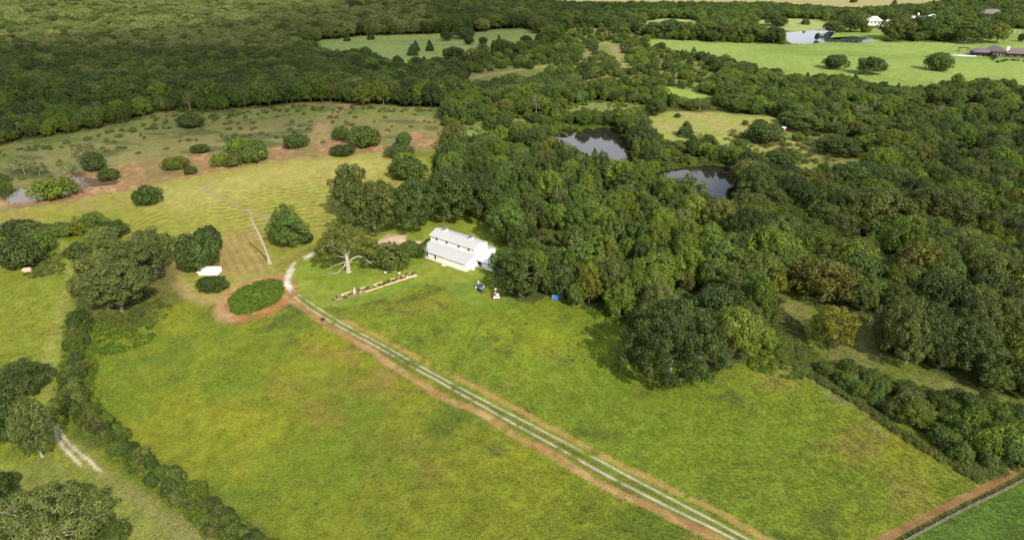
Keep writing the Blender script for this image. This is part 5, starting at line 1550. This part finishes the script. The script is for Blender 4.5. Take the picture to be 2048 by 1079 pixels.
# ------------------------------------------------------------------ deer blind, drum in the clearing, rubbish pile
c = unp(1566.5, 264); DB = empty("deer_blind", (c.x, c.y, 0), .2); tag(DB, "small dark deer blind with white roof at the edge of the clearing", "deer blind")
MB().box(-.8, .8, -.8, .8, .5, 2.4).build("cabin", M["brown_wall"], DB); MB().box(-.98, .98, -.98, .98, 2.4, 2.62).build("roof", M["trim"], DB)
MB().box(-.5, .5, -.84, -.803, 1.5, 2.0).build("window", M["pink"], DB)
for x in (-.7, .7):
    for y in (-.7, .7): MB().box(x - .06, x + .06, y - .06, y + .06, 0, .5).build("leg", M["rail"], DB)
c = unp(1495, 294); q = MB().tube([(0, 0, 0), (0, 0, .1), (0, 0, .9), (0, 0, 1.0)], [.5, .6, .6, .4], 12).build("feed_drum", M["trim"]); q.location = (c.x, c.y, 0)
tag(q, "squat white feed drum in the shaded end of the clearing", "drum")
c = unp(55, 540); heap("rubble_pile", c.x, c.y, 1.6, 1.2, .7, "pink", "pale pinkish rubble pile in the left pasture", 9)["category"] = "rubble"

# ------------------------------------------------------------------ fence, bottom right
FL = [(1805, 1087), (1870, 1052), (1935, 1018), (1990, 992), (2048, 962), (2200, 885)]
W = unpn(FL); FN = empty("rail_fence", (W[0][0], W[0][1], 0)); tag(FN, "weathered low rail fence along the red bank, bottom right corner", "fence")
seg_ = []; 
for p, q in zip(W[:-1], W[1:]):
    n = max(1, int(round(np.linalg.norm(q - p) / 3.0)))
    seg_ += [p + (q - p) * k / n for k in range(n)]
seg_.append(W[-1]); rr_ = random.Random(2)
for k, p in enumerate(seg_):
    x, y = p - W[0]; MB().box(x - .07, x + .07, y - .07, y + .07, 0, 1.25).build("post", M["rail"], FN)
    if k:
        x0, y0 = seg_[k - 1] - W[0]
        for z in (.55, 1.1): MB().tube([(x0, y0 - .1, z + rr_.uniform(-.03, .03)), (x, y - .1, z + rr_.uniform(-.03, .03))], .055, 5).build("rail", M["rail"], FN)
# white posts at the far right
PL = unpn([(2000, 62), (2048, 72), (2110, 82)])
PF = empty("post_fence", (PL[0][0], PL[0][1], 0)); tag(PF, "row of pale fence posts at the wood's edge, far upper right", "fence")
tot = np.linalg.norm(PL[-1] - PL[0])
for k in range(12):
    p = PL[0] + (PL[-1] - PL[0]) * k / 11 - PL[0]; MB().box(p[0] - .35, p[0] + .35, p[1] - .35, p[1] + .35, 0, 3.6).build("post", M["log"], PF)
for z in (1.2, 2.6):
    e = PL[-1] - PL[0]; MB().tube([(0, 0, z), (e[0], e[1], z)], .12, 5).build("rail", M["log"], PF)

# ------------------------------------------------------------------ far houses
def hip(name, x0, x1, y0, y1, z, h, mat, par, ov=.8, ridge=.35):
    x0 -= ov; x1 += ov; y0 -= ov; y1 += ov; cy = (y0 + y1) / 2; k = min((x1 - x0) * ridge, (y1 - y0) / 2)
    mb = MB(); mb.add([(x0, y0, z), (x1, y0, z), (x1, y1, z), (x0, y1, z), (x0 + k, cy, z + h), (x1 - k, cy, z + h)],
                      [(3, 2, 1, 0), (0, 1, 5, 4), (1, 2, 5), (2, 3, 4, 5), (3, 0, 4)])
    return mb.build(name, M[mat], par)
def gable_y(name, x0, x1, y0, y1, z, h, mat, par, ov=.6):
    x0 -= ov; x1 += ov; y0 -= ov; y1 += ov; cx = (x0 + x1) / 2
    mb = MB(); mb.add([(x0, y0, z), (x1, y0, z), (cx, y0, z + h), (x0, y1, z), (x1, y1, z), (cx, y1, z + h)],
                      [(0, 1, 2), (4, 3, 5), (0, 2, 5, 3), (2, 1, 4, 5), (1, 0, 3, 4)])
    return mb.build(name, M[mat], par)
c = unp(1990, 114); BH = empty("brown_house", (c.x, c.y, 0), math.radians(-14)); tag(BH, "low brown ranch house with dark hipped roof and white chimney, right edge", "house")
MB().box(-16, -3, 2, 13, 0, 3.4).build("wall", M["brown_wall"], BH); MB().box(-3, 7, -1, 14, 0, 4.6).build("wall", M["brown_wall"], BH); MB().box(7, 34, 0, 12, 0, 3.4).build("wall", M["brown_wall"], BH)
hip("roof", -16, -3.01, 0, 13, 3.45, 3.0, "brown_roof", BH, 1.2); gable_y("roof", -3, 7, -1, 14, 4.65, 3.6, "brown_roof", BH, 1.2); hip("roof", 7, 34, -1, 13, 3.5, 3.4, "brown_roof", BH, 1.2)
MB().box(9.0, 11.0, 4.5, 6.2, 3, 8.3).build("chimney", M["trim"], BH)
for x, w, h, yy_, z0 in ((-.6, 2.3, 2.6, -1, .9), (2.2, 2.3, 2.6, -1, .9), (5.0, 2.0, 2.6, -1, .9), (-11, 2, 1.4, 2, 1.2), (-7, 2, 1.4, 2, 1.2), (12, 2.4, 1.4, 0, 1.2), (18, 2.4, 1.4, 0, 1.2), (25, 2.4, 1.4, 0, 1.2)):
    window(BH, x, yy_, z0, w, h, 'x', (2, 2), .1)
for x in (-15.5, -11.5, -7.5, -3.6): MB().box(x - .15, x + .15, .3, .6, 0, 3.4).build("porch_post", M["brown_wall"], BH)
c = unp(1928, 111); PD = empty("swimming_pool", (c.x, c.y, 0), math.radians(-8)); tag(PD, "blue swimming pool in a pale deck on the pasture's edge", "swimming pool")
MB().add([(-12, -2, .12), (-2, -7, .12), (13, -5, .12), (14, 0, .12), (28, -4, .12), (31, -2, .12), (16, 6, .12), (0, 6, .12), (-9, 3, .12)], [tuple(range(9))]).build("deck", M["slab"], PD)
MB().add([(-5, -1, .16), (0, -3, .16), (6, -2.5, .16), (7, 1, .16), (2, 3, .16), (-4, 2, .16)], [tuple(range(6))]).build("water", M["pool"], PD)
MB().box(-6.5, 8.2, -4.0, -3.4, .12, .5).build("coping", M["trim"], PD)
c = unp(1926, 104); PG = empty("pergola", (c.x, c.y, 0), -.1); tag(PG, "dark timber pergola frame beside the swimming pool", "pergola")
for x in (-4, 4):
    for y in (-1.5, 1.5): MB().box(x - .2, x + .2, y - .2, y + .2, 0, 3.3).build("post", M["frame"], PG)
for y in (-1.5, 1.5): MB().box(-4.8, 4.8, y - .15, y + .15, 3.3, 3.6).build("beam", M["frame"], PG)
for k in range(7): MB().box(-4 + k * 1.33 - .1, -4 + k * 1.33 + .1, -2.2, 2.2, 3.6, 3.8).build("rafter", M["frame"], PG)
c = unp(2030, 122); rs3 = random.Random(8)
for k in range(9):
    x = c.x - 16 + k * 3.7 + rs3.uniform(-1, 1); y = c.y + rs3.uniform(-5, 4)
    key = rs3.choice(["bush_olive", "bush_mid"]); s = rs3.uniform(.5, .9)
    place(key, "garden_shrub", x, y, s, s * .6, k, f"low {'olive' if key == 'bush_olive' else 'green'} shrub in the brown house's border, {ORDL[k] if k < 7 else 'eighth' if k == 7 else 'ninth'} from the left", "shrub", "shrubs in the border of the brown house", parts=False)
c = unp(1757, 50); WH = empty("pale_house", (c.x, c.y, 0), math.radians(-10)); tag(WH, "pale-roofed house with white terraces on the lawn behind the far pond", "house")
MB().box(-11, 3, 0, 12, 0, 4.5).build("wall", M["cream"], WH); MB().box(4, 15, -8, 2, 0, 3).build("wall", M["cream"], WH)
hip("roof", -11, 3, 0, 12, 4.55, 4.5, "pale_roof", WH, 1.2); hip("roof", 4, 15, -8, 2, 3.05, 3.4, "pale_roof", WH, 1.0)
MB().box(-15, -5, -8, -1, 0, 1.4).build("terrace", M["trim"], WH); MB().box(-3, 14, -13, -9, 0, 1.2).build("terrace", M["trim"], WH)
for x in (-8, -4, 0): window(WH, x, 0, 1.2, 1.8, 1.8, 'x', (1, 1), .12)
for x in (7, 11): window(WH, x, -8, .8, 1.8, 1.5, 'x', (1, 1), .12)
c = unp(1855, 48); W2_ = empty("white_roofed_house", (c.x, c.y, 0), math.radians(-6)); tag(W2_, "long house with bright white flat roofs behind the tree clump", "house")
MB().box(-22, -2, -2, 10, 0, 5.5).build("wall", M["cream"], W2_); MB().box(0, 18, 0, 12, 0, 7.0).build("wall", M["cream"], W2_)
MB().slab4([(-23, -3, 5.9), (-1.2, -3, 5.9), (-1.2, 11, 7.6), (-23, 11, 7.6)], .3).build("roof", M["trim"], W2_)
hip("roof", 0, 18, 0, 12, 7.05, 3.2, "trim", W2_, 1.0); MB().box(-11, -9.6, 5, 6.4, 6, 11.5).build("chimney", M["trim"], W2_)
for x in (-18, -12, -6): window(W2_, x, -2, 1.6, 2.2, 2.0, 'x', (1, 1), .12)
c = unp(1984, 40); W3_ = empty("brown_roofed_house", (c.x, c.y, 0), math.radians(5)); tag(W3_, "olive-brown roofed house half hidden in the far upper right wood", "house")
MB().box(-13, 13, 0, 10, 0, 6).build("wall", M["cream"], W3_); hip("roof", -13, 13, 0, 10, 6.05, 6.0, "brown_roof", W3_, 1.2)
window(W3_, 8, 0, 2.5, 2.5, 2.4, 'x', (1, 1), .12)
